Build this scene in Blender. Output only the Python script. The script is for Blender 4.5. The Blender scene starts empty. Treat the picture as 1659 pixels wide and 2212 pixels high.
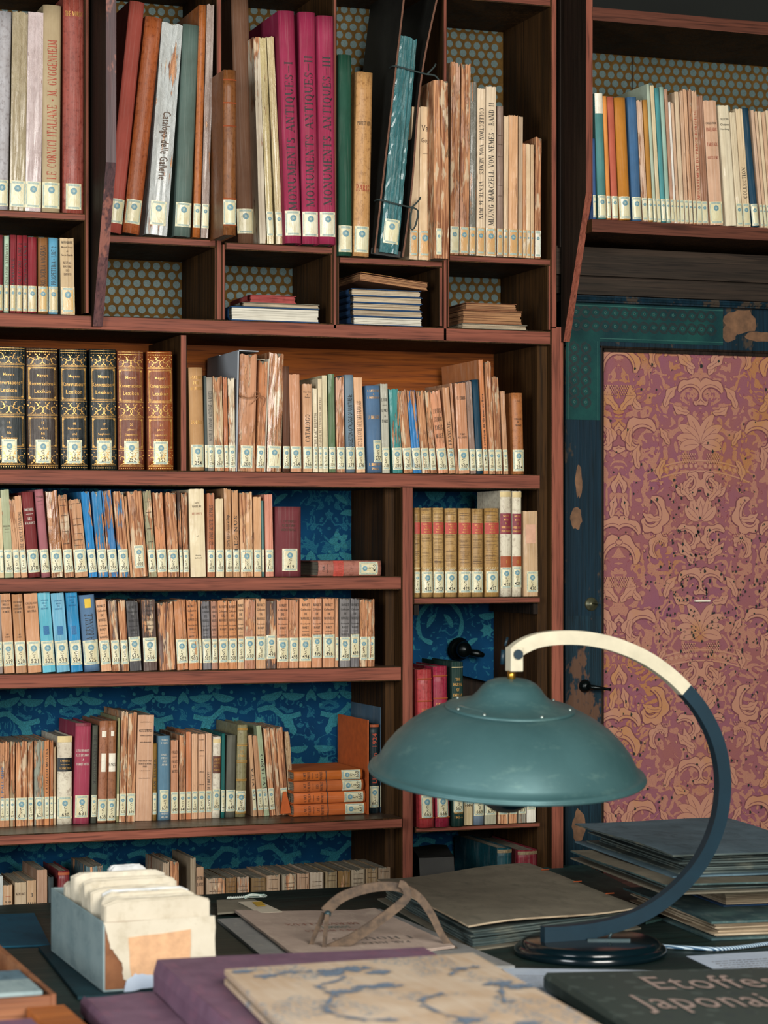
import bpy, bmesh, math, random
from mathutils import Vector, Matrix
random.seed(7)
SC = bpy.context.scene
COL = SC.collection
R = math.radians
# ------------------------------------------------------------------ camera
FPX = 5000.0; HOR = 1180.0; YAW = math.atan(FPX/13770.0)
CX, CY, CZ = -4.95*math.sin(YAW), -4.95*math.cos(YAW), 1.48
FW = Vector((math.sin(YAW), math.cos(YAW), 0)); RT = Vector((math.cos(YAW), -math.sin(YAW), 0))
cam = bpy.data.objects.new('camera', bpy.data.cameras.new('camera')); COL.objects.link(cam)
cam.location = (CX, CY, CZ); cam.rotation_euler = (R(90), 0, -YAW)
cam.data.sensor_fit = 'VERTICAL'; cam.data.sensor_height = 36; cam.data.lens = FPX/2212*36
cam.data.shift_y = (HOR-1106)/2212
cam.data.dof.use_dof = True; cam.data.dof.focus_distance = 4.86; cam.data.dof.aperture_fstop = 5.0
cam.data.clip_start = .05
SC.camera = cam
# ------------------------------------------------------------------ light
SC.view_settings.view_transform = 'Standard'; SC.view_settings.look = 'None'
SC.view_settings.gamma = 1; SC.view_settings.use_curve_mapping = False
SC.view_settings.exposure = 0.0
W = bpy.data.worlds.new('world'); SC.world = W; W.use_nodes = True
bg = W.node_tree.nodes['Background']; bg.inputs[0].default_value = (.16, .62, .58, 1); bg.inputs[1].default_value = .045
def area(name, loc, target, sx, sy, power, color):
    l = bpy.data.lights.new(name, 'AREA'); l.shape = 'RECTANGLE'; l.size = sx; l.size_y = sy; l.energy = power; l.color = color
    o = bpy.data.objects.new(name, l); COL.objects.link(o); o.location = loc
    o.rotation_euler = (Vector(target)-Vector(loc)).to_track_quat('-Z', 'Y').to_euler()
    return o
area('window_light', (-.35, -4.6, 2.3), (0, 0, 1.4), 1.7, 1.7, 200, (1, .955, .89))
area('window_light_side', (-2.9, -2.7, 1.8), (0, 0, 1.4), 1.0, 1.5, 72, (.95, .98, 1))
# ------------------------------------------------------------------ pixels of the photo -> places in the room
def ray(px, py):
    return FW + RT*((px-829.5)/FPX) + Vector((0, 0, 1))*((HOR-py)/FPX)
def P(px, py, Y=0.0):
    d = ray(px, py); t = (Y-CY)/d.y
    return Vector((CX+d.x*t, Y, CZ+d.z*t))
def XP(px, Y=0.0): return P(px, 1180, Y).x
def ZP(px, py, Y=0.0): return P(px, py, Y).z
def G(px, py, z):
    d = ray(px, py); t = (z-CZ)/d.z
    return Vector((CX+d.x*t, CY+d.y*t, z))
def CAMW(xr, zd, z):
    v = Vector((CX, CY, 0)) + RT*xr + FW*zd; v.z = z; return v
TZ = CZ-.712
# ------------------------------------------------------------------ colours and materials
def lin(c): return c/12.92 if c <= .04045 else ((c+.055)/1.055)**2.4
def hx(s, a=1.0):
    s = s.lstrip('#'); return tuple(lin(int(s[i:i+2], 16)/255) for i in (0, 2, 4))+(a,)
class NB:
    def __init__(self, name, rough=.7, metal=0.0, spec=.5):
        self.m = bpy.data.materials.new(name); self.m.use_nodes = True
        self.t = self.m.node_tree; self.b = self.t.nodes['Principled BSDF']
        self.b.inputs['Roughness'].default_value = rough; self.b.inputs['Metallic'].default_value = metal
        self.b.inputs['Specular IOR Level'].default_value = spec
        self._co = None
    def n(self, k): return self.t.nodes.new(k)
    def L(self, a, b): self.t.links.new(a, b)
    def put(self, sock, v):
        if hasattr(v, 'links'): self.L(v, sock)
        else:
            if isinstance(v, (tuple, list)) and len(sock.default_value) == 4 and len(v) == 3: v = tuple(v)+(1,)
            sock.default_value = v
    def co(self, rand=False):
        if self._co is None:
            tc = self.n('ShaderNodeTexCoord'); self._co = tc.outputs['Object']
            if rand:
                oi = self.n('ShaderNodeObjectInfo'); mu = self.math('MULTIPLY', oi.outputs['Random'], 61.7)
                va = self.n('ShaderNodeVectorMath'); va.operation = 'ADD'
                self.L(self._co, va.inputs[0]); self.L(mu, va.inputs[1]); self._co = va.outputs[0]
        return self._co
    def scaled(self, s):
        vm = self.n('ShaderNodeVectorMath'); vm.operation = 'MULTIPLY'
        self.L(self.co(), vm.inputs[0]); vm.inputs[1].default_value = s; return vm.outputs[0]
    def noise(self, s=(1, 1, 1), detail=3, rough=.6, dist=0):
        if isinstance(s, (int, float)): s = (s, s, s)
        x = self.n('ShaderNodeTexNoise'); self.L(self.scaled(s), x.inputs['Vector'])
        x.inputs['Scale'].default_value = 1; x.inputs['Detail'].default_value = detail
        x.inputs['Roughness'].default_value = rough; x.inputs['Distortion'].default_value = dist
        return x.outputs['Fac']
    def voro(self, s):
        if isinstance(s, (int, float)): s = (s, s, s)
        x = self.n('ShaderNodeTexVoronoi'); self.L(self.scaled(s), x.inputs['Vector']); x.inputs['Scale'].default_value = 1
        return x.outputs['Distance']
    def math(self, op, a, b=0.0, c=None):
        x = self.n('ShaderNodeMath'); x.operation = op; self.put(x.inputs[0], a); self.put(x.inputs[1], b)
        return x.outputs[0]
    def step(self, v, lo, hi, a=0.0, b=1.0):
        x = self.n('ShaderNodeMapRange'); self.put(x.inputs[0], v); self.put(x.inputs[1], lo); self.put(x.inputs[2], hi)
        x.inputs[3].default_value = a; x.inputs[4].default_value = b; return x.outputs[0]
    def mix(self, f, a, b, mode='MIX'):
        x = self.n('ShaderNodeMix'); x.data_type = 'RGBA'; x.blend_type = mode
        self.put(x.inputs[0], f); self.put(x.inputs[6], a); self.put(x.inputs[7], b); return x.outputs[2]
    def oi(self):
        o = self.n('ShaderNodeObjectInfo'); return o
    def bump(self, h, strength=.3, dist=.001):
        x = self.n('ShaderNodeBump'); self.L(h, x.inputs['Height']); x.inputs['Strength'].default_value = strength
        x.inputs['Distance'].default_value = dist; self.L(x.outputs[0], self.b.inputs['Normal'])
    def color(self, v): self.put(self.b.inputs['Base Color'], v)
    def rough(self, v): self.put(self.b.inputs['Roughness'], v)

M = {}
def simple(name, hexc, rough=.7, metal=0.0, var=.25, scale=30, bump=0.0, spec=.5, rand=False):
    k = NB(name, rough, metal, spec); k.co(rand)
    c = hx(hexc); d = tuple(v*(1-var) for v in c[:3])+(1,); e = tuple(min(1, v*(1+var*.5)) for v in c[:3])+(1,)
    f = k.noise(scale, 4); k.color(k.mix(k.step(f, .3, .7), d, e))
    if bump: k.bump(k.noise(scale*4, 3), bump)
    M[name] = k.m; return k.m

def wood(name, c1, c2, c3, axis, rough=.5, scale=1.0, worn=None, spec=.4):
    k = NB(name, rough, 0, spec)
    s = {'X': (2.2, 60, 60), 'Z': (60, 60, 2.2), 'Y': (60, 2.2, 60)}[axis]; s = tuple(v*scale for v in s)
    f = k.noise(s, 4, .65, .6); big = k.noise(tuple(v*.22 for v in s), 3, .5, 1.0); fine = k.noise(tuple(v*4 for v in s), 2)
    c = k.mix(k.step(f, .34, .68), hx(c1), hx(c2)); c = k.mix(k.step(big, .46, .72, 0, .75), c, hx(c3))
    c = k.mix(k.step(k.noise(tuple(v*2.2 for v in s), 2, .5, .3), .5, .62, 0, .45), c, tuple(v*.62 for v in hx(c2)[:3])+(1,)); c = k.mix(k.step(fine, .52, .68, 0, .6), c, tuple(v*.5 for v in hx(c3)[:3])+(1,))
    if worn:
        w = k.noise((9, 9, 5), 5, .75); c = k.mix(k.step(w, .53, .57, 0, .85), c, hx(worn))
    k.color(c); k.bump(k.math('ADD', f, fine), .25, .0012); k.rough(k.step(f, .3, .7, rough+.12, rough-.08))
    M[name] = k.m; return k.m
for ax in 'XZ':
    wood('wood_edge_'+ax, '#915340', '#763d2d', '#4b241a', ax, .6, spec=.25)
wood('wood_edge_dark', '#6f4030', '#583023', '#351c14', 'X', .6, spec=.2)
wood('wood_side', '#4a3118', '#302011', '#1c140c', 'Z', .65, spec=.1)
wood('wood_top', '#57402e', '#3c2f26', '#241f1b', 'X', .38)
wood('wood_back', '#96501a', '#783a10', '#43200a', 'X', .6, spec=.15)
wood('wood_dark', '#2a1f17', '#1a140f', '#0d0b09', 'Z', .6, spec=.15)
wood('wood_bracket', '#744a44', '#4a2f33', '#2c1f25', 'Z', .45, 1.0, '#8d5749')
wood('wood_lintel', '#41342a', '#2c251e', '#1a1613', 'X', .6, 1.0, spec=.2)
wood('wood_table', '#15302c', '#10231f', '#0a1817', 'X', .5)
wood('wood_tray', '#a8714c', '#8e5a38', '#6f4028', 'X', .5)
wood('paint_blue', '#0b2836', '#071d28', '#0d1f24', 'Z', .5, 1.0, '#42372c', spec=.2)
wood('paint_blue_lower', '#14303c', '#0c2029', '#08151a', 'Z', .5, 2.0, '#5e4230', spec=.2)

def cover_mat(name, rough, streak, gloss=False, weave=False, tear=True, leather=False):
    k = NB(name, rough, 0, .28); k.co(True); o = k.oi(); base = o.outputs['Color']; wear = o.outputs['Alpha']
    st = k.noise((330, 40, 9), 3, .6); bl = k.noise((22, 22, 14), 4, .65)
    dark = k.mix(1.0, base, (.62, .55, .5, 1), 'MULTIPLY'); lite = k.mix(.28, base, (.93, .86, .74, 1))
    c = k.mix(k.step(bl, .36, .66, 0, .5), base, dark)
    c = k.mix(k.step(st, .5, .72, 0, streak), c, lite)
    if leather:
        v = k.noise((150, 150, 120), 4, .7); c = k.mix(k.step(v, .5, .68, 0, .6), c, k.mix(1.0, base, (.35, .28, .26, 1), 'MULTIPLY'))
    if tear:
        t = k.noise((110, 60, 7), 4, .72, .3); t2 = k.noise((18, 18, 9), 3)
        s = k.math('ADD', k.math('MULTIPLY', t, .55), k.math('MULTIPLY', t2, .45))
        th = k.math('SUBTRACT', .70, k.math('MULTIPLY', wear, .30))
        mask = k.step(k.math('SUBTRACT', s, th), -.004, .008)
        pg = k.noise((420, 40, 12), 2); pc = k.mix(k.step(pg, .4, .62), hx('#c99268'), hx('#7b4a30'))
        pc = k.mix(k.step(k.noise((80, 60, 18), 3), .54, .62, 0, .6), pc, hx('#d9c9a9'))
        c = k.mix(mask, c, pc)
        edge = k.step(k.math('ABSOLUTE', k.math('SUBTRACT', s, th)), .0, .012, .65, 0)
        c = k.mix(edge, c, hx('#33231b'))
    k.color(c)
    if gloss:
        cr = k.noise((90, 90, 45), 4, .7, 1.5); k.bump(cr, .9, .004)
        k.rough(k.step(k.noise((26, 26, 12), 2), .4, .6, .1, .45))
        k.b.inputs['Coat Weight'].default_value = .5; k.b.inputs['Coat Roughness'].default_value = .12
    elif weave:
        k.bump(k.noise((900, 900, 900), 2), .25, .0006)
    else:
        k.bump(st, .45, .0012); k.rough(k.step(k.noise((30, 30, 18), 3), .52, .6, rough, .3))
    M[name] = k.m
cover_mat('paper_cover', .75, .45)
cover_mat('cloth_cover', .72, .18, weave=True, tear=False)
cover_mat('leather_cover', .42, .25, leather=True, tear=False)
cover_mat('plastic_cover', .25, .5, gloss=True)
def pages_mat(name, a, b, c):
    k = NB(name, .8); k.co(True); st = k.noise((700, 3, 3), 2, .5); cc = k.mix(k.step(st, .38, .64), hx(a), hx(b))
    cc = k.mix(k.step(k.noise(20, 3), .5, .7, 0, .6), cc, hx(c)); k.color(cc); k.bump(st, .6, .0012); M[name] = k.m
pages_mat('pages', '#8f8672', '#5c574b', '#4a4a42')
def pages_flat(name, a, b, c):
    k = NB(name, .8); k.co(True); st = k.noise((6, 6, 520), 2, .5); cc = k.mix(k.step(st, .38, .64), hx(a), hx(b))
    cc = k.mix(k.step(k.noise(14, 3), .5, .7, 0, .6), cc, hx(c)); k.color(cc); k.bump(st, .7, .0015); M[name] = k.m
pages_flat('pages_flat', '#c9b79a', '#8a765e', '#7a6a56')
pages_flat('pages_dark', '#5d6a66', '#27393a', '#8a8a78')
pages_flat('pages_brown', '#b08156', '#6c452b', '#8d5c39')
pages_flat('pages_white', '#d9d2c0', '#b9b3a3', '#a8a292')
# labels
k = NB('label_paper', .33); k.co(True); o = k.oi()
c = k.mix(k.step(k.noise((60, 60, 40), 4), .42, .7, 0, .5), o.outputs['Color'], hx('#c2ad7c'))
c = k.mix(k.step(k.noise((120, 30, 20), 3), .6, .7, 0, .7), c, hx('#efe9d8')); k.color(c); k.bump(k.noise((70, 70, 40), 3, .6, 1), .4, .002)
M['label_paper'] = k.m
simple('label_blue', '#a5b5a8', .5, var=.3, scale=300); simple('emblem_blue', '#6d97a2', .5, var=.5, scale=500)
simple('ink', '#23211e', .6); simple('ink_faded', '#5b4636', .7, var=.5, scale=90); simple('ink_red', '#a8452f', .7, var=.3, scale=80)
simple('ink_blue', '#1d5f8c', .7); simple('ink_white', '#e2dccb', .6); simple('gilt', '#d3a052', .38, .35, .35, 120)
simple('patch_red', '#b5473a', .6, var=.3, scale=70); simple('patch_wine', '#7f2735', .55, var=.3, scale=70)
simple('patch_brown', '#5f3524', .6, var=.3, scale=70); simple('patch_black', '#14191b', .4, var=.2); simple('patch_yellow', '#d9b53c', .7)
simple('patch_rust', '#9c4a22', .6, var=.3); simple('patch_pale', '#cf9f83', .7); simple('patch_white', '#e6ddc8', .35, var=.12, scale=60, bump=.5)
simple('patch_olive', '#7c6a4c', .6, var=.5, scale=200); simple('patch_cream', '#d8c08a', .6); simple('patch_deep', '#5a3a2c', .6); simple('patch_blue', '#1f6a9c', .6, var=.5, scale=500)

# ------------------------------------------------------------------ mesh helpers
def obj(name, bm, mats, parent=None, smooth=False, loc=None):
    me = bpy.data.meshes.new(name); bm.normal_update(); bm.to_mesh(me); bm.free()
    for m in (mats if isinstance(mats, (list, tuple)) else [mats]): me.materials.append(M[m] if isinstance(m, str) else m)
    if smooth:
        for p in me.polygons: p.use_smooth = True
    o = bpy.data.objects.new(name, me); COL.objects.link(o)
    if parent: o.parent = parent
    if loc is not None: o.location = loc
    return o
def thing(name, label, cat, loc=(0, 0, 0), rot=(0, 0, 0), group=None, kind=None):
    o = bpy.data.objects.new(name, None); COL.objects.link(o); o.location = loc; o.rotation_euler = rot
    o.empty_display_size = .02
    tag(o, label, cat, group, kind); return o
def tag(o, label=None, cat=None, group=None, kind=None):
    if label: o['label'] = label
    if cat: o['category'] = cat
    if group: o['group'] = group
    if kind: o['kind'] = kind
    return o
def box(bm, x0, x1, y0, y1, z0, z1, mi=0, front=None, top=None, sub=None):
    v = [bm.verts.new(p) for p in ((x0, y0, z0), (x1, y0, z0), (x1, y1, z0), (x0, y1, z0), (x0, y0, z1), (x1, y0, z1), (x1, y1, z1), (x0, y1, z1))]
    fs = [(0, 1, 5, 4), (1, 2, 6, 5), (2, 3, 7, 6), (3, 0, 4, 7), (4, 5, 6, 7), (3, 2, 1, 0)]
    for i, f in enumerate(fs):
        q = bm.faces.new([v[j] for j in f]); q.material_index = mi
        if i == 0 and front is not None: q.material_index = front
        if i == 4 and top is not None: q.material_index = top
    return v
def prism(bm, pts, z0, z1, mi=0):
    a = [bm.verts.new((p[0], p[1], z0)) for p in pts]; b = [bm.verts.new((p[0], p[1], z1)) for p in pts]
    n = len(pts)
    for i in range(n):
        bm.faces.new((a[i], a[(i+1) % n], b[(i+1) % n], b[i])).material_index = mi
    bm.faces.new(b).material_index = mi; bm.faces.new(a[::-1]).material_index = mi
def lathe(bm, prof, n=48, cx=0, cy=0, mi=0):
    rings = []
    for r, z in prof:
        rings.append([bm.verts.new((cx+r*math.cos(2*math.pi*i/n), cy+r*math.sin(2*math.pi*i/n), z)) for i in range(n)])
    for a, b in zip(rings, rings[1:]):
        for i in range(n):
            bm.faces.new((a[i], a[(i+1) % n], b[(i+1) % n], b[i])).material_index = mi
    return rings
def tube(bm, pts, r, n=8, mi=0, rr=None):
    pts = [Vector(p) for p in pts]; rings = []
    for i, p in enumerate(pts):
        d = (pts[min(i+1, len(pts)-1)]-pts[max(i-1, 0)]).normalized()
        u = d.orthogonal().normalized() if abs(d.z) > .95 else d.cross(Vector((0, 0, 1))).normalized(); w = d.cross(u)
        q = rr[i] if rr else r
        rings.append([bm.verts.new(p+(u*math.cos(2*math.pi*j/n)+w*math.sin(2*math.pi*j/n))*q) for j in range(n)])
    for a, b in zip(rings, rings[1:]):
        for j in range(n): bm.faces.new((a[j], a[(j+1) % n], b[(j+1) % n], b[j])).material_index = mi
    bm.faces.new(rings[0][::-1]).material_index = mi; bm.faces.new(rings[-1]).material_index = mi
def cat(pts, m=6):
    pts = [Vector(p) for p in pts]; out = []
    for i in range(len(pts)-1):
        p0 = pts[max(i-1, 0)]; p1 = pts[i]; p2 = pts[i+1]; p3 = pts[min(i+2, len(pts)-1)]
        for k_ in range(m):
            t = k_/m; out.append(.5*((2*p1)+(p2-p0)*t+(2*p0-5*p1+4*p2-p3)*t*t+(3*p1-p0-3*p2+p3)*t**3))
    out.append(pts[-1]); return out
def bar(bm, pts, normal, w, th, mi=0, ws=None):
    """sweep a rectangle: w in the plane of the curve, th along normal"""
    nrm = Vector(normal).normalized(); rings = []
    for i, p in enumerate(pts):
        d = (pts[min(i+1, len(pts)-1)]-pts[max(i-1, 0)]).normalized(); s = d.cross(nrm).normalized(); q = ws[i] if ws else w
        rings.append([bm.verts.new(p+s*a*q/2+nrm*b*th/2) for a, b in ((-1, -1), (1, -1), (1, 1), (-1, 1))])
    for a, b in zip(rings, rings[1:]):
        for j in range(4): bm.faces.new((a[j], a[(j+1) % 4], b[(j+1) % 4], b[j])).material_index = mi
    bm.faces.new(rings[0][::-1]).material_index = mi; bm.faces.new(rings[-1]).material_index = mi
# text
TC = {}
def glyphs(s, bold=.012):
    key = (s, bold)
    if key not in TC:
        cu = bpy.data.curves.new('t', 'FONT'); cu.body = s; cu.size = 1; cu.resolution_u = 2; cu.offset = bold; cu.align_x = 'CENTER'
        cu.space_character = 1.08
        o = bpy.data.objects.new('t', cu); me = bpy.data.meshes.new_from_object(o)
        vs = [(v.co.x, v.co.y) for v in me.vertices]; fs = [tuple(p.vertices) for p in me.polygons]
        bpy.data.objects.remove(o); bpy.data.meshes.remove(me); bpy.data.curves.remove(cu)
        if vs:
            x0 = min(v[0] for v in vs); x1 = max(v[0] for v in vs); y0 = min(v[1] for v in vs); y1 = max(v[1] for v in vs)
            vs = [(v[0]-(x0+x1)/2, v[1]-(y0+y1)/2) for v in vs]; TC[key] = (vs, fs, x1-x0, y1-y0)
        else: TC[key] = ([], [], 1, 1)
    return TC[key]
def put_text(bm, s, cx, cz, w, h, fmap, mi, rot=0, bold=.012):
    """w,h: box along the reading direction; fmap(x,z)->Vector"""
    vs, fs, tw, th = glyphs(s, bold)
    if not vs: return
    sx, sy = w/tw, h/th; ca, sa = math.cos(rot), math.sin(rot)
    nv = []
    for x, y in vs:
        x *= sx; y *= sy; nv.append(bm.verts.new(fmap(cx+x*ca-y*sa, cz+x*sa+y*ca)))
    for f in fs:
        try: bm.faces.new([nv[i] for i in f]).material_index = mi
        except ValueError: pass
def fit_text(bm, s, cx, cz, w, h, fmap, mi, rot=0, bold=.012):
    _, _, tw, th = glyphs(s, bold)
    k_ = min(w/tw, h/th); sx = min(w, k_*tw*1.45); sy = min(h, k_*th*1.45)
    put_text(bm, s, cx, cz, sx, sy, fmap, mi, rot, bold)
def quad(bm, x0, x1, z0, z1, fmap, mi, n=1):
    prev = None
    for i in range(n+1):
        x = x0+(x1-x0)*i/n; a = bm.verts.new(fmap(x, z0)); b = bm.verts.new(fmap(x, z1))
        if prev: bm.faces.new((prev[0], a, b, prev[1])).material_index = mi
        prev = (a, b)
def strip(bm, pts, ws, fmap, mi):
    prev = None; n = len(pts)
    for i in range(n):
        up_ = Vector((0, -2e-6*i, 0)); a = pts[max(i-1, 0)]; b = pts[min(i+1, n-1)]; dx, dz = b[0]-a[0], b[1]-a[1]; l = math.hypot(dx, dz) or 1
        nx, nz = -dz/l, dx/l; w0, w1 = ws[i] if isinstance(ws[i], tuple) else (ws[i], ws[i])
        p = pts[i]; q = (bm.verts.new(fmap(p[0]+nx*w0, p[1]+nz*w0)+up_), bm.verts.new(fmap(p[0]-nx*w1, p[1]-nz*w1)+up_))
        if prev:
            bm.faces.new((prev[0], prev[1], q[1], q[0])).material_index = mi
        prev = q
def disc(bm, cx, cz, r, fmap, mi, n=10, lob=0, amp=0, rz=None, ph=0):
    vs = []
    for i in range(n):
        a = 2*math.pi*i/n+ph; q = r*(1+amp*math.cos(lob*a)) if lob else r
        vs.append(bm.verts.new(fmap(cx+q*math.cos(a), cz+(rz/r if rz else 1)*q*math.sin(a))))
    c = bm.verts.new(fmap(cx, cz))
    for i in range(n): bm.faces.new((c, vs[i], vs[(i+1) % n])).material_index = mi
def spiral(cx, cz, r0, r1, a0, turn, n=16):
    return [(cx+(r0+(r1-r0)*i/n)*math.cos(a0+turn*i/n), cz+(r0+(r1-r0)*i/n)*math.sin(a0+turn*i/n)) for i in range(n+1)]
# ------------------------------------------------------------------ a small serif alphabet (capitals and digits) for engraved titles
# L: thick line, l: thin line, s: serif, a: arc (cx, cy, rx, ry, from, to), o: dot ; letter box is 6 high
SF = {
 'A': (4.6, 'l.3,0,2.2,6 L2.3,6,4.1,0 l1,2.1,3.3,2.1 s.3,0 s4.1,0'), 'B': (4, 'L.8,0,.8,6 s.6,0 s.6,6 l.8,3.1,2,3.1 l.8,6,2,6 l.8,0,2,0 a1.9,4.55,1.4,1.45,-90,90 a2,1.55,1.7,1.55,-90,90'),
 'C': (4.3, 'a2.4,3,2,3,50,310 l3.7,4.2,3.7,5.9'), 'D': (4.6, 'L.8,0,.8,6 s.6,0 s.6,6 l.8,6,2,6 l.8,0,2,0 a2,3,2.2,3,-90,90'),
 'E': (4, 'L.8,0,.8,6 s.6,0 s.6,6 l.8,6,3.5,6 l.8,0,3.6,0 l.8,3,2.6,3 l3.5,4.8,3.5,6 l3.6,0,3.6,1.3 l2.6,2.4,2.6,3.6'), 'F': (3.8, 'L.8,0,.8,6 s.8,0 s.6,6 l.8,6,3.4,6 l.8,3,2.6,3 l3.4,4.8,3.4,6 l2.6,2.4,2.6,3.6'),
 'G': (4.6, 'a2.4,3,2,3,50,310 L3.8,0.4,3.8,2.6 s3.8,2.6 l3.7,4.4,3.7,5.9'), 'H': (4.8, 'L.9,0,.9,6 L3.9,0,3.9,6 l.9,3.1,3.9,3.1 s.9,0 s.9,6 s3.9,0 s3.9,6'), 'I': (2, 'L1,0,1,6 s1,0 s1,6'),
 'J': (3, 'L1.9,1,1.9,6 s1.9,6 a1.1,1.1,.8,1.1,180,360'), 'K': (4.6, 'L.9,0,.9,6 l.9,2.4,3.8,6 L2,3.6,4,0 s.9,0 s.9,6 s3.8,6 s4,0'), 'L': (3.9, 'L.8,0,.8,6 s.8,0 s.8,6 l.8,0,3.5,0 l3.5,0,3.5,1.5'),
 'M': (5.6, 'l.8,0,.8,6 L.9,6,2.8,.5 l2.8,.5,4.7,6 L4.7,0,4.7,6 s.8,0 s4.7,0 s.7,6 s4.8,6'), 'N': (4.8, 'l.8,0,.8,6 L.8,6,3.9,0 l3.9,0,3.9,6 s.8,0 s.6,6 s3.9,6'), 'O': (4.6, 'a2.3,3,2,3,0,360'),
 'P': (4, 'L.8,0,.8,6 s.8,0 s.6,6 l.8,6,2,6 l.8,2.8,2,2.8 a1.9,4.4,1.6,1.6,-90,90'), 'Q': (4.6, 'a2.3,3,2,3,0,360 L2.6,.3,4,-1'), 'R': (4.4, 'L.8,0,.8,6 s.8,0 s.6,6 l.8,6,2,6 l.8,3,2,3 a1.9,4.5,1.5,1.5,-90,90 L2.1,3,3.9,0 s4,0'),
 'S': (3.6, 'a1.8,4.5,1.3,1.5,40,270 a1.8,1.5,1.4,1.5,-140,90 l3,4.5,3,5.9 l.4,.1,.4,1.5'), 'T': (4.2, 'L2.1,0,2.1,6 s2.1,0 l.4,6,3.8,6 l.4,4.7,.4,6 l3.8,4.7,3.8,6'), 'U': (4.7, 'L.9,1.8,.9,6 l3.9,1.8,3.9,6 a2.4,1.8,1.5,1.8,180,360 s.9,6 s3.9,6'),
 'V': (4.6, 'L.4,6,2.3,0 l2.4,0,4.2,6 s.4,6 s4.2,6'), 'W': (6.2, 'L.4,6,1.9,0 l1.9,0,3.1,5.5 L3.1,6,4.5,0 l4.5,0,5.8,6 s.4,6 s5.8,6 s3.1,6'), 'X': (4.4, 'L.5,6,3.9,0 l.5,0,3.9,6 s.5,6 s3.9,0 s.5,0 s3.9,6'), 'Y': (4.4, 'L.4,6,2.2,2.8 l2.2,2.8,4,6 L2.2,0,2.2,2.8 s2.2,0 s.4,6 s4,6'),
 'Z': (4, 'l.5,6,3.5,6 L3.5,6,.5,0 l.5,0,3.5,0 l.5,4.8,.5,6 l3.5,0,3.5,1.2'), '0': (3.6, 'a1.8,3,1.4,3,0,360'), '1': (2.4, 'L1.3,0,1.3,6 s1.3,0 l.5,5,1.3,6'), '2': (3.6, 'a1.7,4.3,1.3,1.7,-20,170 l2.9,3.7,.4,0 L.4,.2,3.2,.2'),
 '3': (3.6, 'a1.7,4.5,1.2,1.5,-90,160 a1.7,1.6,1.4,1.6,-160,90'), '4': (3.8, 'L2.5,0,2.5,6 l2.5,6,.3,2 l.3,2,3.4,2'), '5': (3.6, 'l.8,6,3,6 l.8,6,.7,3.2 a1.7,1.9,1.4,1.9,-160,120'), '6': (3.6, 'a1.8,1.8,1.4,1.8,0,360 l.4,2,2.8,6'),
 '7': (3.6, 'l.4,6,3.2,6 L3.2,6,1.2,0'), '8': (3.6, 'a1.8,4.5,1.2,1.5,0,360 a1.8,1.6,1.4,1.6,0,360'), '9': (3.6, 'a1.8,4.2,1.4,1.8,0,360 l3.2,4,.8,0'), ' ': (2.4, ''), '-': (2.4, 'L.4,2.6,2,2.6'), '—': (5, 'l.2,3,4.8,3'), '.': (1.4, 'o.7,.3'),
 '·': (1.8, 'o.9,3'), "'": (1.2, 'L.6,5,.6,6'), '&': (4.4, 'a1.8,4.7,1,1.2,0,360 a1.8,1.7,1.5,1.7,60,330 L1.2,4,4,0'), ',': (1.4, 'o.7,.2'), ':': (1.4, 'o.7,.6 o.7,4'), '/': (3, 'l.3,0,2.7,6'), 'É': (4, 'L.8,0,.8,6 s.6,0 s.6,6 l.8,6,3.5,6 l.8,0,3.6,0 l.8,3,2.6,3 l1.8,6.6,2.6,7.4'), 'Œ': (6, 'a2.2,3,1.9,3,0,360 L3.4,0,3.4,6 l3.4,6,5.6,6 l3.4,0,5.6,0 l3.4,3,5,3'), 'Ç': (4.3, 'a2.4,3,2,3,50,310 l2.4,0,2.6,-1')}
def serif_glyphs(s):
    vs, fs = [], []; x = 0
    def q(pts): fs.append(tuple(range(len(vs), len(vs)+len(pts)))); vs.extend(pts)
    def line(x0, y0, x1, y1, w):
        l = math.hypot(x1-x0, y1-y0) or 1; nx, ny = -(y1-y0)/l*w/2, (x1-x0)/l*w/2
        q([(x0+nx, y0+ny), (x0-nx, y0-ny), (x1-nx, y1-ny), (x1+nx, y1+ny)])
    for ch in s:
        adv, st = SF.get(ch, SF[' '])
        for t in st.split():
            v = [float(a) for a in t[1:].split(',')]
            if t[0] == 'L': line(x+v[0], v[1], x+v[2], v[3], .95)
            elif t[0] == 'l': line(x+v[0], v[1], x+v[2], v[3], .34)
            elif t[0] == 's': line(x+v[0]-.75, v[1]+(.14 if v[1] < 3 else -.14), x+v[0]+.75, v[1]+(.14 if v[1] < 3 else -.14), .3)
            elif t[0] == 'o': q([(x+v[0]+.42*math.cos(a), v[1]+.42*math.sin(a)) for a in [i*math.pi/3 for i in range(6)]])
            elif t[0] == 'a':
                cx, cy, rx, ry, a0, a1 = v; n = max(4, int(abs(a1-a0)/26)); pr = None
                for i in range(n+1):
                    a = R(a0+(a1-a0)*i/n); c_, s_ = math.cos(a), math.sin(a); w = .32+.62*abs(c_)
                    po = (x+cx+rx*c_, cy+ry*s_); pi = (x+cx+(rx-w)*c_, cy+(ry-w*.6-.05)*s_)
                    if pr: q([pr[0], pr[1], pi, po])
                    pr = (po, pi)
        x += adv+.55
    return vs, fs
_old = glyphs
def glyphs(s, bold=.012):
    if any(c.islower() for c in s) or not s.strip() or bold == .0 or not any(c.isalpha() for c in s): return _old(s, bold)
    key = (s, 'serif')
    if key not in TC:
        vs, fs = serif_glyphs(s); x0 = min(v[0] for v in vs); x1 = max(v[0] for v in vs); y0, y1 = 0, 6
        TC[key] = ([(v[0]-(x0+x1)/2, v[1]-3) for v in vs], fs, x1-x0, 6)
    return TC[key]
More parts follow.
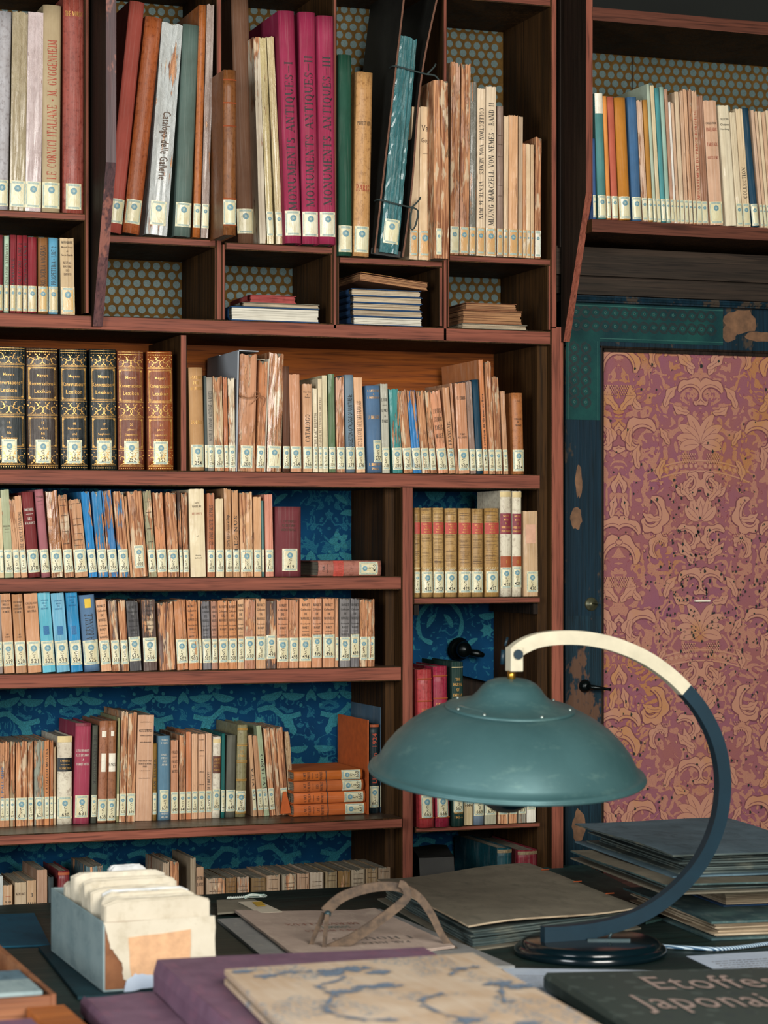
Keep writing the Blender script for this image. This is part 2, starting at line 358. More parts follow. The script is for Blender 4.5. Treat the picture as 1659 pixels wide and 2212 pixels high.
# ------------------------------------------------------------------ books
ORD = ['', 'first', 'second', 'third', 'fourth', 'fifth', 'sixth', 'seventh', 'eighth', 'ninth', 'tenth', 'eleventh', 'twelfth', 'thirteenth',
       'fourteenth', 'fifteenth', 'sixteenth', 'seventeenth', 'eighteenth', 'nineteenth', 'twentieth']
TEN = {2: 'twenty', 3: 'thirty', 4: 'forty', 5: 'fifty'}
def ordinal(n):
    if n <= 20: return ORD[n]
    t, u = divmod(n, 10)
    return TEN[t]+'-'+ORD[u] if u else {3: 'thirtieth', 4: 'fortieth', 5: 'fiftieth'}[t]
def shell(w, h, d, t, b, rag=0.0, rough=0.0, nx=8, nz=10, rng=random):
    """U shaped cover: two boards and a rounded spine"""
    bm = bmesh.new(); out = [(-w/2, d)]; inn = [(-w/2+t, d)]
    for i in range(nx+1):
        x = -w/2+w*i/nx; u = 2*x/w; out.append((x, -b*(1-u*u)))
        xi = -w/2+t+(w-2*t)*i/nx; inn.append((xi, -b*(1-u*u)+t))
    out.append((w/2, d)); inn.append((w/2-t, d)); m = len(out); rows = []
    top = [h-abs(rng.gauss(0, rag)) for _ in range(m)]
    if rag > .0011 and m > 5:
        c = rng.randrange(2, m-2); top[c] -= rag*rng.uniform(1, 4); top[c+1 if c+1 < m-1 else c] -= rag*rng.uniform(0, 3)
    top[0] = top[1]; top[-1] = top[-2]
    cre = [rng.gauss(0, rough) for _ in range(m)]
    for j in range(nz+1):
        f = j/nz; ro, ri = [], []
        for i in range(m):
            z = f*top[i]; dy = (cre[i]+rng.gauss(0, rough*.5)) if 1 < i < m-2 else 0
            dx = rng.gauss(0, rough*.3) if 1 <= i <= m-2 and rough else 0
            ro.append(bm.verts.new((out[i][0]+dx, out[i][1]+dy, z))); ri.append(bm.verts.new((inn[i][0], inn[i][1]+max(0, dy)+.0001, z)))
        rows.append((ro, ri))
    for (o0, i0), (o1, i1) in zip(rows, rows[1:]):
        for i in range(m-1):
            bm.faces.new((o0[i], o0[i+1], o1[i+1], o1[i])); bm.faces.new((i0[i+1], i0[i], i1[i], i1[i+1]))
        for e in (0, m-1): 
            q = (o0[e], o1[e], i1[e], i0[e]); bm.faces.new(q if e == 0 else q[::-1])
    for j, sgn in ((0, 1), (-1, 0)):
        o, i_ = rows[j]
        for i in range(m-1):
            q = (o[i], i_[i], i_[i+1], o[i+1]); bm.faces.new(q if sgn else q[::-1])
    return bm
LMATS = ['label_paper', 'label_blue', 'emblem_blue', 'ink']
def add_label(root, w, b, z0, z1, lw, lx=0, num=None, tint='#d5ceaa', eps=.0011, two=True):
    """library sticker: paper, printed frame, round emblem, handwritten shelf mark"""
    hw = lw/2
    def fm(e):
        def f(x, z):
            u = 2*(x)/w; u = max(-1.04, min(1.04, u)); return Vector((x, -b*(1-min(1, u*u))-e, z))
        return f
    bm = bmesh.new(); h = z1-z0
    quad(bm, lx-hw, lx+hw, z0, z1, fm(eps), 0, 6)
    if lw > .006:
        fr = min(.0018, lw*.07)
        for (a0, a1) in ((z0+h*.03, z0+h*.10), (z1-h*.11, z1-h*.03)): quad(bm, lx-hw*.72, lx+hw*.72, a0, a1, fm(eps+.0004), 1, 4)
        for s in (-1, 1):
            quad(bm, min(lx+s*hw*.94, lx+s*(hw*.94-fr)), max(lx+s*hw*.94, lx+s*(hw*.94-fr)), z0+h*.1, z1-h*.1, fm(eps+.0004), 1, 1)
    if lw > .004:
        r = min(lw*.26, h*.13); disc(bm, lx, z1-h*.30, r, fm(eps+.0005), 2, 14); disc(bm, lx, z1-h*.30, r*.45, fm(eps+.0007), 1, 5)
    if lw > .007:
        tw = min(lw*.55, .013)
        if num:
            ss = ['C', '2'] if num else ['z']
            for q, s in enumerate(ss): fit_text(bm, s, lx+random.uniform(-1, 1)*lw*.04, z0+h*(.50-.14*q), tw*.5, h*.11, fm(eps+.0006), 3, random.uniform(-.2, .1), .0)
            if num: fit_text(bm, str(num), lx+lw*.03, z0+h*.19, tw*1.15, h*.17, fm(eps+.0006), 3, random.uniform(-.08, .1), .004)
    o = obj('spine_label', bm, LMATS, root); o.color = hx(tint); return o
INK = {'k': 'ink', 'f': 'ink_faded', 'r': 'ink_red', 'g': 'gilt', 'w': 'ink_white', 'b': 'ink_blue'}
def add_title(root, w, b, h, spec, eps=.0013):
    """spec: V/D/H + ink + '@a-b:' + text; V reads upwards, D downwards, H lines"""
    for sp in spec.split('~'):
        head, text = sp.split(':', 1); mode = head[0]; ink = head[1]; a, c = [float(v) for v in head[3:].split('-')]
        z1 = h*(1-a); z0 = h*(1-c); bm = bmesh.new()
        def fm(x, z):
            u = max(-1, min(1, 2*x/w)); return Vector((x, -b*(1-u*u)-eps, z))
        if mode in 'VD':
            put_text(bm, text, 0, (z0+z1)/2, z1-z0, min(w*.5, .022), fm, 0, R(90 if mode == 'V' else -90))
        else:
            ls = text.split('|'); p = (z1-z0)/len(ls)
            for i, s in enumerate(ls):
                if s == '-': quad(bm, -w*.3, w*.3, z1-p*(i+.5)-.0003, z1-p*(i+.5)+.0003, fm, 0, 2)
                elif s: _, _, tw, th_ = glyphs(s, .002); hh = p*.55; put_text(bm, s, 0, z1-p*(i+.5), min(w*.82, hh/th_*tw*.8), hh*(1 if any(c.isupper() for c in s[1:]) else .9), fm, 0, 0, .002)
        if bm.verts: obj('title_lettering', bm, INK[ink], root)
        else: bm.free()
def add_patch(root, w, b, h, a, c, m, ww=1.0, eps=.0009, name='title_patch', lx=0):
    bm = bmesh.new()
    def fm(x, z):
        u = max(-1, min(1, 2*x/w)); return Vector((x, -b*(1-u*u)-eps, z))
    quad(bm, lx-w/2*ww, lx+w/2*ww, h*(1-c), h*(1-a), fm, 0, 6); obj(name, bm, m, root)
def make_book(loc, w, h, d, theta, kind, color, wear, label, group, title=None, num=None, lab=None, patches=(), pages='pages', rot=None, tint='#d5ceaa', deco=None):
    """kind: p paperback, c cloth, l leather, t taped in plastic"""
    names = {'p': 'paperback_book', 'c': 'clothbound_book', 'l': 'leather_book', 't': 'taped_book'}
    root = thing(names[kind], label, 'book', loc, rot if rot else (0, theta, 0), group)
    hard = kind in 'cl'; t = .0022 if hard else .0007
    if w < .012: t = min(t, w*.14)
    b = min(.16*w, .005) if hard else min(.05*w, .0014)
    rng = random.Random(int(abs(loc[0])*91237+w*1e6+h*1e4))
    cv = obj('cover', shell(w, h, d, t, b, 0 if kind == 'c' else (.0004 if kind == 'l' else .0004+.0032*wear), 0 if hard else .0002+.0006*wear, rng=rng),
             {'p': 'paper_cover', 'c': 'cloth_cover', 'l': 'leather_cover', 't': 'plastic_cover'}[kind], root, smooth=hard)
    if hard:
        for p_ in cv.data.polygons: p_.use_smooth = abs(p_.normal.z) < .5 and abs(p_.normal.x) < .93
    c4 = hx(color); jit = 1+rng.uniform(-.06, .06); cv.color = (c4[0]*jit, c4[1]*jit, c4[2]*jit, wear)
    ins = .003 if hard else .0006; bm = bmesh.new()
    nl = max(2, int(w/.006)); x = -w/2+t
    for i in range(nl):
        x1 = x+(w-2*t)/nl; box(bm, x, x1-.0002, t+.0005, d-ins-rng.uniform(0, .0015), ins*.6, h-ins-rng.uniform(0, .0012)-(0 if hard else wear*.002)); x = x1
    obj('page_block', bm, pages, root)
    for pt in patches: add_patch(root, w, b, h, *pt)
    if deco: deco(root, w, b, h)
    if title: add_title(root, w, b, h, title)
    if lab:
        z0, lh, lw, lx = lab; lw = min(lw, w*1.0); add_label(root, w, b, z0, z0+lh, lw, lx, num, tint, two=w > .012)
    return root
GROUPS = {}
def shelf_row(zsh, Yb, text, where, group, depth=.16, lab=(.012, .05, .034), kindpages='pages', tint='#d5ceaa', zfix=None):
    rows = [r for r in text.strip().split('\n') if r.strip()]
    for i, row in enumerate(rows):
        f = [s.strip() for s in row.split(';')]
        a = f[0].split(); x0, x1, yt, dx = [float(v) for v in a[:4]]; kind, color, wear = a[4], a[5], float(a[6])
        opt = dict(s.split('=', 1) for s in a[7:])
        look = f[1]; title = f[2] if len(f) > 2 and f[2] else None
        Y = float(opt.get('Y', Yb)); d = float(opt.get('d', depth))
        X0, X1 = XP(x0+.3, Y), XP(x1-.3, Y); w = X1-X0; z = zsh
        ztop = ZP((x0+x1)/2+dx, yt, Y); h0 = ztop-z; dX = XP((x0+x1)/2+dx, Y)-(X0+X1)/2
        th = math.atan2(dX, h0); w *= math.cos(th); h = (h0-w*abs(math.sin(th)))/math.cos(th)
        loc = ((X0+X1)/2, Y, z+w/2*abs(math.sin(th))+.0004)
        num = opt.get('n'); pat = []
        for pz in opt.get('pat', '').split('/'):
            if pz: q = pz.split(','); pat.append((float(q[0]), float(q[1]), 'patch_'+q[2])+((float(q[3]),) if len(q) > 3 else ()))
        l = None
        if opt.get('lab') != '0' and lab[2] > 0:
            lw = float(opt.get('lw', lab[2])); l = (float(opt.get('lz', lab[0])), float(opt.get('lh', lab[1])), lw, float(opt.get('lx', 0))*w)
        lb = '%s, %s from left on the %s' % (look, ordinal(i+1), where)
        make_book(loc, w, h, d, th, kind, color, wear, lb, group, title, num, l, pat, opt.get('pg', kindpages), None, opt.get('tint', tint), DECO.get(opt.get('deco')))
DECO = {}
def lying_book(x0, x1, yb, yt, Y, zb, kind, color, label, group, title=None, num=None, d=.15, right=True, patches=(), wear=.2, lab=(.012, .045, .03), tint='#d5ceaa'):
    """a book on its side, spine to the front, head towards +x if right"""
    X0, X1 = XP(x0, Y), XP(x1, Y); th = ZP((x0+x1)/2, yt, Y)-ZP((x0+x1)/2, yb, Y)
    loc = (X0, Y, zb+th/2) if right else (X1, Y, zb+th/2)
    return make_book(loc, th*.98, X1-X0, d, 0, kind, color, wear, label, group, title, num, tuple(lab)+(0,), patches, 'pages', (0, R(90) if right else R(-90), 0), tint)
def meyers(root, w, b, h):
    """gilt frames, scroll bands and rosettes of the encyclopedia spines"""
    bm = bmesh.new()
    def fm(x, z):
        u = max(-1, min(1, 2*x/w)); return Vector((x, -b*(1-u*u)-.0012, z))
    def rect(xa, xb, za, zb, t=.0006):
        quad(bm, xa, xb, za, za+t, fm, 0, 6); quad(bm, xa, xb, zb-t, zb, fm, 0, 6); quad(bm, xa, xa+t, za, zb, fm, 0); quad(bm, xb-t, xb, za, zb, fm, 0)
    for z in (.03, .165, .44, .565, .85, .965, .985): quad(bm, -w*.48, w*.48, h*z, h*z+.0007, fm, 0, 6)
    for (za, zb) in ((.20, .355), (.58, .80)): pass
    for (za, zb) in ((.18, .43), (.575, .84)):
        rect(-w*.44, w*.44, h*za, h*zb, .0008); rect(-w*.40, w*.40, h*za+.0022, h*zb-.0022, .0004)
        for sx in (-1, 1):
            for zz in (h*za+.0035, h*zb-.0035): disc(bm, sx*w*.40, zz, .0022, fm, 0, 8, 4, .3)
    for (za, zb) in ((.04, .155), (.45, .555), (.86, .955)):
        zc = h*(za+zb)/2; hh = h*(zb-za)/2; n = 3
        for s in (-1, 1):
            for q in range(n):
                cx = s*w*(.09+.145*q); r = hh*.72; sg = 1 if q % 2 else -1
                strip(bm, spiral(cx, zc+sg*hh*.15, r, r*.15, R(90)*sg, s*sg*5.2, 14), [.0007*(1-.4*i/14) for i in range(15)], fm, 0)
                disc(bm, cx+s*w*.07, zc-sg*hh*.45, .0016, fm, 0, 6); disc(bm, cx, zc-sg*hh*.8, .0011, fm, 0, 6)
        quad(bm, -w*.46, w*.46, zc-hh, zc-hh+.0005, fm, 0, 6)
    for i in range(14): disc(bm, -w*.45+w*.9*i/13, h*.965, .0011, fm, 0, 6); disc(bm, -w*.45+w*.9*i/13, h*.015, .001, fm, 0, 6)
    obj('gilt_ornament', bm, 'gilt', root)
DECO['meyers'] = meyers
def plut(root, w, b, h):
    bm = bmesh.new()
    def fm(x, z):
        u = max(-1, min(1, 2*x/w)); return Vector((x, -b*(1-u*u)-.0013, z))
    rng = random.Random(int(w*1e6))
    for i in range(46):
        f = rng.uniform(.36, .98)
        if .71 < f < .83: continue
        quad(bm, -w*.45, w*rng.uniform(.1, .46), h*f, h*f+.0003, fm, 0, 4)
    obj('tooled_lines', bm, 'ink_faded', root); bm = bmesh.new()
    for i in range(5):
        for s in (-1, 1):
            strip(bm, spiral(-w*.36+w*.18*i, h*.325, .0022, .0006, R(180)*(s > 0), 4, 6), [.0004]*7, fm, 0)
    obj('gilt_ornament', bm, 'patch_cream', root)
DECO['plut'] = plut
def ribs(root, w, b, h):
    bm = bmesh.new()
    for f in (.05, .22, .40, .60, .78, .95):
        for dz in (-.0015, .0015): tube(bm, [(-w/2+w*i/8, -b*(1-(2*i/8-1)**2)-.0006, h*f+dz) for i in range(9)], .0009, 6)
    obj('raised_band', bm, 'gilt', root)
DECO['ribs'] = ribs
def bands(root, w, b, h):
    bm = bmesh.new()
    for f in (.06, .22, .66, .80, .94):
        tube(bm, [(-w/2+w*i/8, -b*(1-(2*i/8-1)**2)-.0003, h*f) for i in range(9)], .0016, 6)
    obj('raised_band', bm, 'patch_rust', root)
DECO['bands'] = bands
def printed(root, w, b, h):
    """faded lines of small print too worn to read"""
    bm = bmesh.new(); rng = random.Random(int(w*3e6+h*1e5))
    def fm(x, z):
        u = max(-1, min(1, 2*x/w)); return Vector((x, -b*(1-u*u)-.0012, z))
    for f in (.93, .86, .80, .74, .66, .55, .47, .40):
        if rng.random() < .75:
            x = -w*.36
            while x < w*.34:
                l = rng.uniform(.0006, .0022); quad(bm, x, min(x+l, w*.36), h*f, h*f+rng.uniform(.0009, .0016), fm, 0); x += l+.0005
    if bm.verts: obj('printed_lines', bm, 'ink_faded', root)
    else: bm.free()
DECO['print'] = printed
def whitetop(root, w, b, h):
    add_patch(root, w, b, h, 0, .16, 'patch_white', .96, .0012, 'torn_white_patch')
DECO['whitetop'] = whitetop
YB = .012
ZA = ZP(90, 457); Z2 = ZP(600, 695); ZC = ZP(350, 512); ZD = ZP(600, 528); ZE = ZP(840, 559); ZE2 = ZP(1080, 555)
YF = -.13; ZF = ZP(1460, 482, YF); ZH = ZP(600, 1019); ZI = ZP(420, 1247); ZJ = ZP(1030, 1290); ZK = ZP(420, 1448)
YL = -.03; ZL = ZP(420, 1786, YL); ZM = ZP(1030, 1782); ZN = TZ-.13
def books():
    shelf_row(ZA, YB, '''
-12 17 25 8 l #a9a6a8 .3 d=.24 ; grey peeling large book
20 54 25 7 t #a89878 .3 d=.24 ; tan book in shiny plastic
54 88 26 7 t #c7b5b2 .2 d=.24 ; silvery pink plastic-wrapped book
90 129 12 3 c #b39f7c .1 d=.24 tint=#d9d4ae ; khaki book with red vertical title ; Vr@.17-.84:LE CORNICI ITALIANE - M. GVGGENHEIM
135 181 -6 1 l #91463a .3 d=.25 lw=.032 ; red-brown leather book ; Hg@.06-.10:THE MORISC
183 188 120 0 p #9a7b60 .2 d=.22 ; thin brown booklet''', 'top left shelf', 'large books on the top left shelf', .24, (.008, .053, .036))
    shelf_row(Z2, YB, '''
-10 6 508 0 c #6e2227 .1 ; dark red cloth book
8 19 510 1 c #a9bfa6 .1 ; pale green cloth book ; Vf@.1-.68:INSTALLATORE ELETTRICISTA
21 34 508 1 c #7a2028 .1 ; maroon cloth book ; Vk@.3-.68:MANUALE
35 48 509 1 c #861f28 .1 ; dark crimson cloth book ; Vk@.1-.68:DEGLI ATOMI - LIRE 2
49 59 509 0 c #7a1d27 .1 ; thin maroon cloth book ; Vk@.1-.68:LASSATIVE
60 79 513 0 c #86222c .1 ; thick crimson cloth book
82 103 514 0 c #84582f .1 tint=#c9a468 ; olive brown cloth book ; Vk@.1-.66:OROLOGERIA MODERNA
105 125 515 0 c #5fa0bd .1 ; light blue cloth book ; Vk@.1-.68:DI PROSPETTIVA - LIRE 2.
132 162 514 -3 p #cdb38c .15 tint=#c9a468 lw=.03 ; cream restoration handbook ; Hk@.03-.09:MONOGRAFIE~Hf@.3-.5:RESTAU-|RATORE|DEI|DIPINTI~Hf@.1-.25:Manuali Hoepli|di|Secco Suardo''', 'small shelf below top left', 'small cloth manuals', .13, (.004, .052, .034), tint='#c3b083')
    shelf_row(ZC, 0, '''
229 262 3 51 c #a34c40 .1 Y=-.012 ; leaning salmon-red cloth book
264 301 36 50 l #a5582f .6 Y=-.012 lw=.031 ; leaning orange book of loose gatherings
315 361 48 35 t #b9bdba .4 Y=-.012 lw=.034 ; leaning blue-white peeling book ; Df@.42-.74:Catalogo delle Gallerie
376 411 54 19 c #54675f .1 Y=-.012 lw=.033 ; grey-green cloth book
416 432 11 14 l #a8602c .6 Y=-.012 d=.26 ; narrow orange book under crumpled tape
434 450 9 13 t #a8968c .4 Y=-.012 d=.26 ; narrow silvery pink taped book''', 'upper shelf beside slanting post', 'leaning folios on the upper shelf', .24, (.02, .05, .033))
    shelf_row(ZD, 0, '''
482 510 152 0 l #7b4c28 .5 Y=-.10 d=.145 lz=.02 deco=bands ; short worn brown leather book standing forward
514 552 -6 -16 c #6a4a36 .1 d=.21 Y=.047 lw=.036 lz=.025 lx=-.05 ; very tall dark brown cloth book
561 575 79 -14 p #d9cdb6 .5 lab=0 ; white spine with red stain marks
577 592 80 -17 t #c6b583 .3 ; silvery gold plastic-wrapped book
597 612 78 -21 t #cbb98a .3 ; gold-streaked plastic-wrapped book
616 651 24 -16 c #96284a .05 Y=-.02 lw=.034 lh=.052 tint=#e4dfc4 ; magenta Monuments Antiques volume one ; Vk@.22-.86:MONUMENTS ANTIQUES—I
653 688 27 -8 c #96284a .05 Y=-.02 lw=.034 lh=.052 tint=#e4dfc4 ; magenta Monuments Antiques volume two ; Vk@.19-.84:MONUMENTS ANTIQUES—II
690 725 35 -5 c #96284a .05 Y=-.03 lw=.034 lh=.052 tint=#e4dfc4 ; magenta Monuments Antiques volume three ; Vk@.18-.83:MONUMENTS ANTIQUES—III''', 'shelf of magenta volumes', 'tall books beside the magenta volumes', .24, (.016, .052, .034))
    shelf_row(ZE, -.01, '''
731 760 119 -1 c #1c4a38 .1 lw=.03 ; dark green cloth book
762 797 156 8 l #c4935c .2 lw=.032 ; tan leather Paris book ; Hk@.26-.30:PROVESTI VITO~Hr@.60-.66:PARIS
884 902 231 6 p #dcc3a0 .05 tint=#c99a63 Y=.0 ; cream book beside tied portfolio
904 930 231 4 p #d9bd97 .05 tint=#c99a63 Y=.0 ; second cream book with faint print ; Hf@.1-.35:Van|Gogh|-
938 970 172 -2 p #8b6a4a .95 Y=-.04 lw=.012 lx=-.2 ; tattered brown bundle of loose pages''', 'shelf holding tied portfolio', 'books beside the tied portfolio', .2, (.008, .056, .034))
    shelf_row(ZE2, 0, '''
972 991 134 3 p #c09479 .75 ; ragged pinkish book of split gatherings
992 1012 137 5 p #bd8f74 .8 tint=#c99a63 ; torn pinkish brown book
1013 1027 176 3 t #77756a .4 tint=#c99a63 ; grey book under brittle plastic
1029 1047 191 2 p #dcc5a6 .1 tint=#c99a63 ; cream Nemes auction catalogue ; Dk@.12-.78:COLLECTION  VON NEMES   VENTE 16 JUIN
1049 1071 187 1 p #e0cbad .1 tint=#c99a63 ; cream Marczell von Nemes catalogue ; Vk@.1-.82:MLUNG MARCZELL VON NEMES · BAND II
1073 1086 229 1 p #8f7768 .2 tint=#c99a63 deco=print ; grey-brown slim book
1087 1097 250 2 p #d9bc98 .3 tint=#c99a63 ; slim cream chipped book
1098 1118 249 1 p #d2a277 .2 tint=#c99a63 ; peach-tan paperback
1119 1128 252 2 p #b59c80 .2 tint=#c99a63 ; slim grey-beige booklet
1129 1136 310 0 p #c99368 .2 tint=#c99a63 ; short slim orange-tan booklet
1137 1145 311 0 p #dec29d .2 tint=#c99a63 ; short slim cream booklet
1146 1153 312 0 p #d5b58e .2 tint=#c99a63 ; short slim beige booklet
1155 1168 296 2 p #a56a45 .7 tint=#e0dccb ; short tattered brown book''', 'shelf of auction catalogues', 'auction catalogues on the upper shelf', .2, (.003, .058, .034))
    shelf_row(ZF, YF+.005, '''
1281 1288 300 -3 c #36598a .1 ; blue cloth book behind upright board
1292 1310 202 -9 c #4d8481 .05 deco=whitetop ; teal cloth book with torn white top
1311 1320 208 -10 c #d98d45 .05 ; slim orange cloth book
1322 1336 209 -11 c #b65c46 .05 ; coral cloth book
1338 1362 211 -12 c #bd7c2a .05 ; wide ochre cloth book
1366 1386 210 -12 c #40688f .05 ; bright blue cloth book
1388 1400 216 -14 p #cfae94 .3 ; spotted pinkish slim book
1401 1411 216 -13 c #b5813a .05 ; slim ochre cloth book
1412 1419 182 -16 c #a8b5a0 .05 d=.24 ; tall pale grey-green volume
1420 1428 184 -16 p #d2c19b .1 ; tall slim cream volume
1429 1439 190 -16 c #4a8f92 .05 ; tall slim teal volume
1440 1449 188 -16 c #98b5a5 .05 ; tall slim mint volume
1450 1457 192 -16 p #b88e72 .2 ; slim brownish pamphlet
1457 1462 220 -14 p #e3ddd2 .1 ; very slim white pamphlet
1463 1469 221 -14 p #ccab8d .3 ; very slim tan pamphlet
1470 1479 198 -14 p #d8bf9f .2 ; slim cream pamphlet with worn head
1480 1488 196 -13 p #cda888 .3 ; slim pinkish beige pamphlet
1489 1497 192 -14 p #c99f7c .4 ; slim chipped tan pamphlet
1498 1505 192 -13 p #bd9273 .5 ; slim brown chipped pamphlet
1506 1517 195 -13 p #cba585 .3 ; sale catalogue with red vertical title ; Vr@.15-.82:APPARTEMENT DU PRINCE BORGHESE
1518 1531 205 -14 p #9c6f55 .3 lx=-.1 ; brown slim catalogue
1534 1562 216 -16 p #cfa688 .1 tint=#ddd6ae ; pinkish Engel-Gros catalogue ; Hk@.17-.2:COLLECTION~Hr@.21-.26:ENGEL-GROS~Hr@.33-.38:TABLEAUX~Hr@.44-.48:OBJETS D'ART
1568 1591 227 -18 p #ddd0b2 .05 lab=0 ; cream Octave Homberg catalogue ; Hk@.1-.13:COLLECTION~Hk@.14-.22:Octave|Homberg
1592 1605 242 -17 p #d6c6a6 .1 ; plain cream catalogue
1606 1622 234 -18 p #d8c09a .2 ; cream catalogue with vertical lettering ; Vk@.5-.76:COLLECTION
1625 1640 233 -24 c #173f55 .05 ; dark navy cloth book
1643 1650 237 -22 p #c8a98e .2 ; slim rosy catalogue
1651 1657 240 -22 p #cfb090 .2 ; slim buff catalogue
1658 1665 240 -22 p #d8c2a0 .2 ; slim ivory catalogue
1666 1674 241 -22 p #c9a684 .2 ; slim tan catalogue at frame edge
1675 1686 238 -22 p #d3bb99 .2 ; cream catalogue cut by frame edge''', 'shelf above the door', 'books on the shelf above the door', .2, (.003, .048, .034))
    for (x0, x1, t, c, n, sp, w) in ((-18, 57, 749, '#1c2526', 248, 'Hg@.20-.39:Meyers|Konversations=|Lexikon~Hg@.60-.77:16|Sirup|bis|Turkmenen', 'black encyclopedia volume sixteen cut by left edge'),
            (58, 127, 752, '#31251f', 249, 'Hg@.20-.39:Meyers|Konversations=|Lexikon~Hg@.60-.77:17|Turkos|bis|Zz', 'dark brown encyclopedia volume seventeen'),
            (131, 190, 754, '#141d20', 250, 'Hg@.20-.39:Meyers|Konversations=|Lexikon~Hg@.60-.77:18|Ergänzungen|und|Register', 'black encyclopedia volume eighteen'),
            (196, 253, 755, '#1b2424', 251, 'Hg@.20-.39:Meyers|Konversations=|Lexikon~Hg@.60-.77:19|Jahres=|Supplement|1898/1899', 'black encyclopedia volume nineteen'),
            (255, 312, 758, '#6f3a25', 252, 'Hg@.20-.39:Meyers|Konversations=|Lexikon~Hg@.60-.77:20|Jahres=|Supplement|1899/1900', 'red-brown encyclopedia volume twenty'),
            (319, 375, 759, '#8a431c', 253, 'Hg@.20-.39:Meyers|Konversations=|Lexikon~Hg@.60-.77:21|Jahres=|Supplement|1900/1901', 'orange-brown encyclopedia volume twenty-one')):
        X0, X1 = XP(x0, YB), XP(x1, YB); h = ZP((x0+x1)/2, t, YB)-ZH; w = X1-X0
        make_book(((X0+X1)/2, YB, ZH+.0004), w-.0006, h, .18, R(-.6), 'l', c, .2, LB(n, 'encyclopedia'), 'gilt black encyclopedia volumes', sp, n, (.012, .048, .031, 0), (), 'pages', None, '#ddd6ae', meyers)
    shelf_row(ZH, YB, '''
411 442 794 -5 c #b58a5c .1 n=254 lw=.027 ; tan cloth anatomy book ; Hg@.07-.23:ANATOMY|FOR|ART STUDENTS~Hg@.5-.56:SIR C.BELL
443 449 812 -3 c #4a5350 .1 ; slim dark grey book
449 463 815 -4 c #a39a8b .1 n=256 ; grey Nouvelle Anatomie Artistique ; Vk@.15-.68:NOUVELLE ANATOMIE ARTISTIQUE - A. RICHER
464 484 813 -5 p #cfb48e .75 n=257 ; torn book with cream upper patch
485 494 814 -4 p #b5714a .3 n=258 ; slim rust-orange book
495 509 815 -3 p #dfd0b4 .7 n=259 ; white book with orange tears
513 550 764 5 p #c08a67 .55 n=260 Y=.02 d=.12 lw=.026 ; bundle of tan booklets tied with string
553 571 779 8 p #b97a50 .6 n=261 Y=.016 d=.12 ; orange-brown book in white sleeve
576 607 761 6 t #a58f72 .9 lw=.03 ; tall taped grey torn book
611 626 792 -1 c #5a3826 .2 n=263 ; dark brown slim book
628 651 808 -4 p #c48c69 .2 n=264 ; smooth peach-brown paperback
655 675 829 -2 p #c99a74 .15 n=266 ; peach Catalogo paperback ; Vk@.35-.66:CATALOGO~Hk@.08-.17:Museo Civico|di|Padova
677 687 839 -2 p #ddceae .1 n=267 ; slim cream manual ; Vf@.3-.75:SECTION D'ART BYZANTIN
688 697 818 -2 p #dccba8 .1 n=268 ; slim cream exposition catalogue ; Vf@.2-.75:CATALOGUE DE L'EXPOSITION ORIENTALE
698 709 811 -3 p #d6c9a3 .05 n=269 d=.19 ; plain cream tall paperback
711 725 808 -3 p #5c7350 .1 n=270 d=.19 ; green crinkled paperback
728 745 813 -3 p #d7a68b .6 n=272 ; pink paperback peeling at the head
748 767 810 -4 c #6f8390 .1 n=273 ; blue-grey furniture catalogue ; Vk@.2-.8:THE COLLECTION-CATALOGUE OF FURNITURE &c.
770 789 815 -7 p #dcae86 .1 n=276 ; peach French art catalogue ; Vf@.25-.75:CHEFS D'ŒUVRE DE L'ART FRANÇAIS
794 825 833 -5 c #52708f .05 n=277 lw=.02 lx=.2 lz=.022 ; blue La Hollande book with gilt title ; Hg@.04-.16:G. LAFENESTRE|&|E. RICHTENBERGER~Hg@.33-.40:LA HOLLANDE~Hg@.88-.98:L. HENRY MAY|PARIS
826 842 829 -5 p #b3b1a0 .1 n=278 ; pale grey Art Paris book ; Hk@.15-.45:E. FAURE|-|L'ART|A|PARIS
849 870 839 -10 p #3f8581 .5 n=280 ; teal and white torn book
873 892 841 -15 p #c49474 .9 n=281 ; book block with white paper tear
893 911 841 -15 p #2f7ab5 .6 n=282 ; book with bright blue paint shreds
912 929 842 -14 p #a5714d .95 n=283 ; coverless brown gatherings
930 943 843 -13 p #ab8360 .95 n=284 ; narrow coverless gatherings
947 968 842 -19 p #cd8e69 .45 n=285 ; orange-pink cracked Benedite book ; Hf@.2-.6:L. BENEDITE|LUXEMBOURG|DES|MUSEE
970 984 836 -15 p #bd8962 .1 n=286 ; tan slim art book ; Vf@.4-.85:L'ART FRANCAIS
985 990 827 -14 p #c2906d .5 lab=0 ; narrow split brown book
991 1014 826 -9 p #c88e69 .3 n=287 lw=.025 ; salmon book with ruled spine ; Hk@.14-.2:CH. PERRIER~Hk@.55-.62:PARIS|H. LAURENS
1016 1029 822 -11 p #94796a .4 n=288 ; grey-brown slim book
1030 1044 820 -11 c #133c50 .2 n=289 ; dark navy chipped book
1045 1055 777 -12 p #c77f4f .1 n=290 d=.22 ; tall orange Manuel pratique ; Vk@.3-.88:Manuel pratique de Graver au Bois
1057 1070 780 -10 p #c39a73 .8 n=291 d=.2 ; tall torn taped book
1071 1085 812 -9 p #c8a379 .85 n=292 ; torn book patched with paper
1088 1098 845 -8 p #c2926d .2 n=293 ; slim tan paperback
1108 1132 849 -4 l #b07040 .1 n=294 lw=.026 ; lone orange-tan book with panels ; Hk@.09-.11:G. CLAUSSE~Hk@.3-.42:COLLEGE|DE|FRANCE''', 'wood-backed middle shelf', 'numbered books on the wood-backed shelf', .15, (.007, .047, .034))
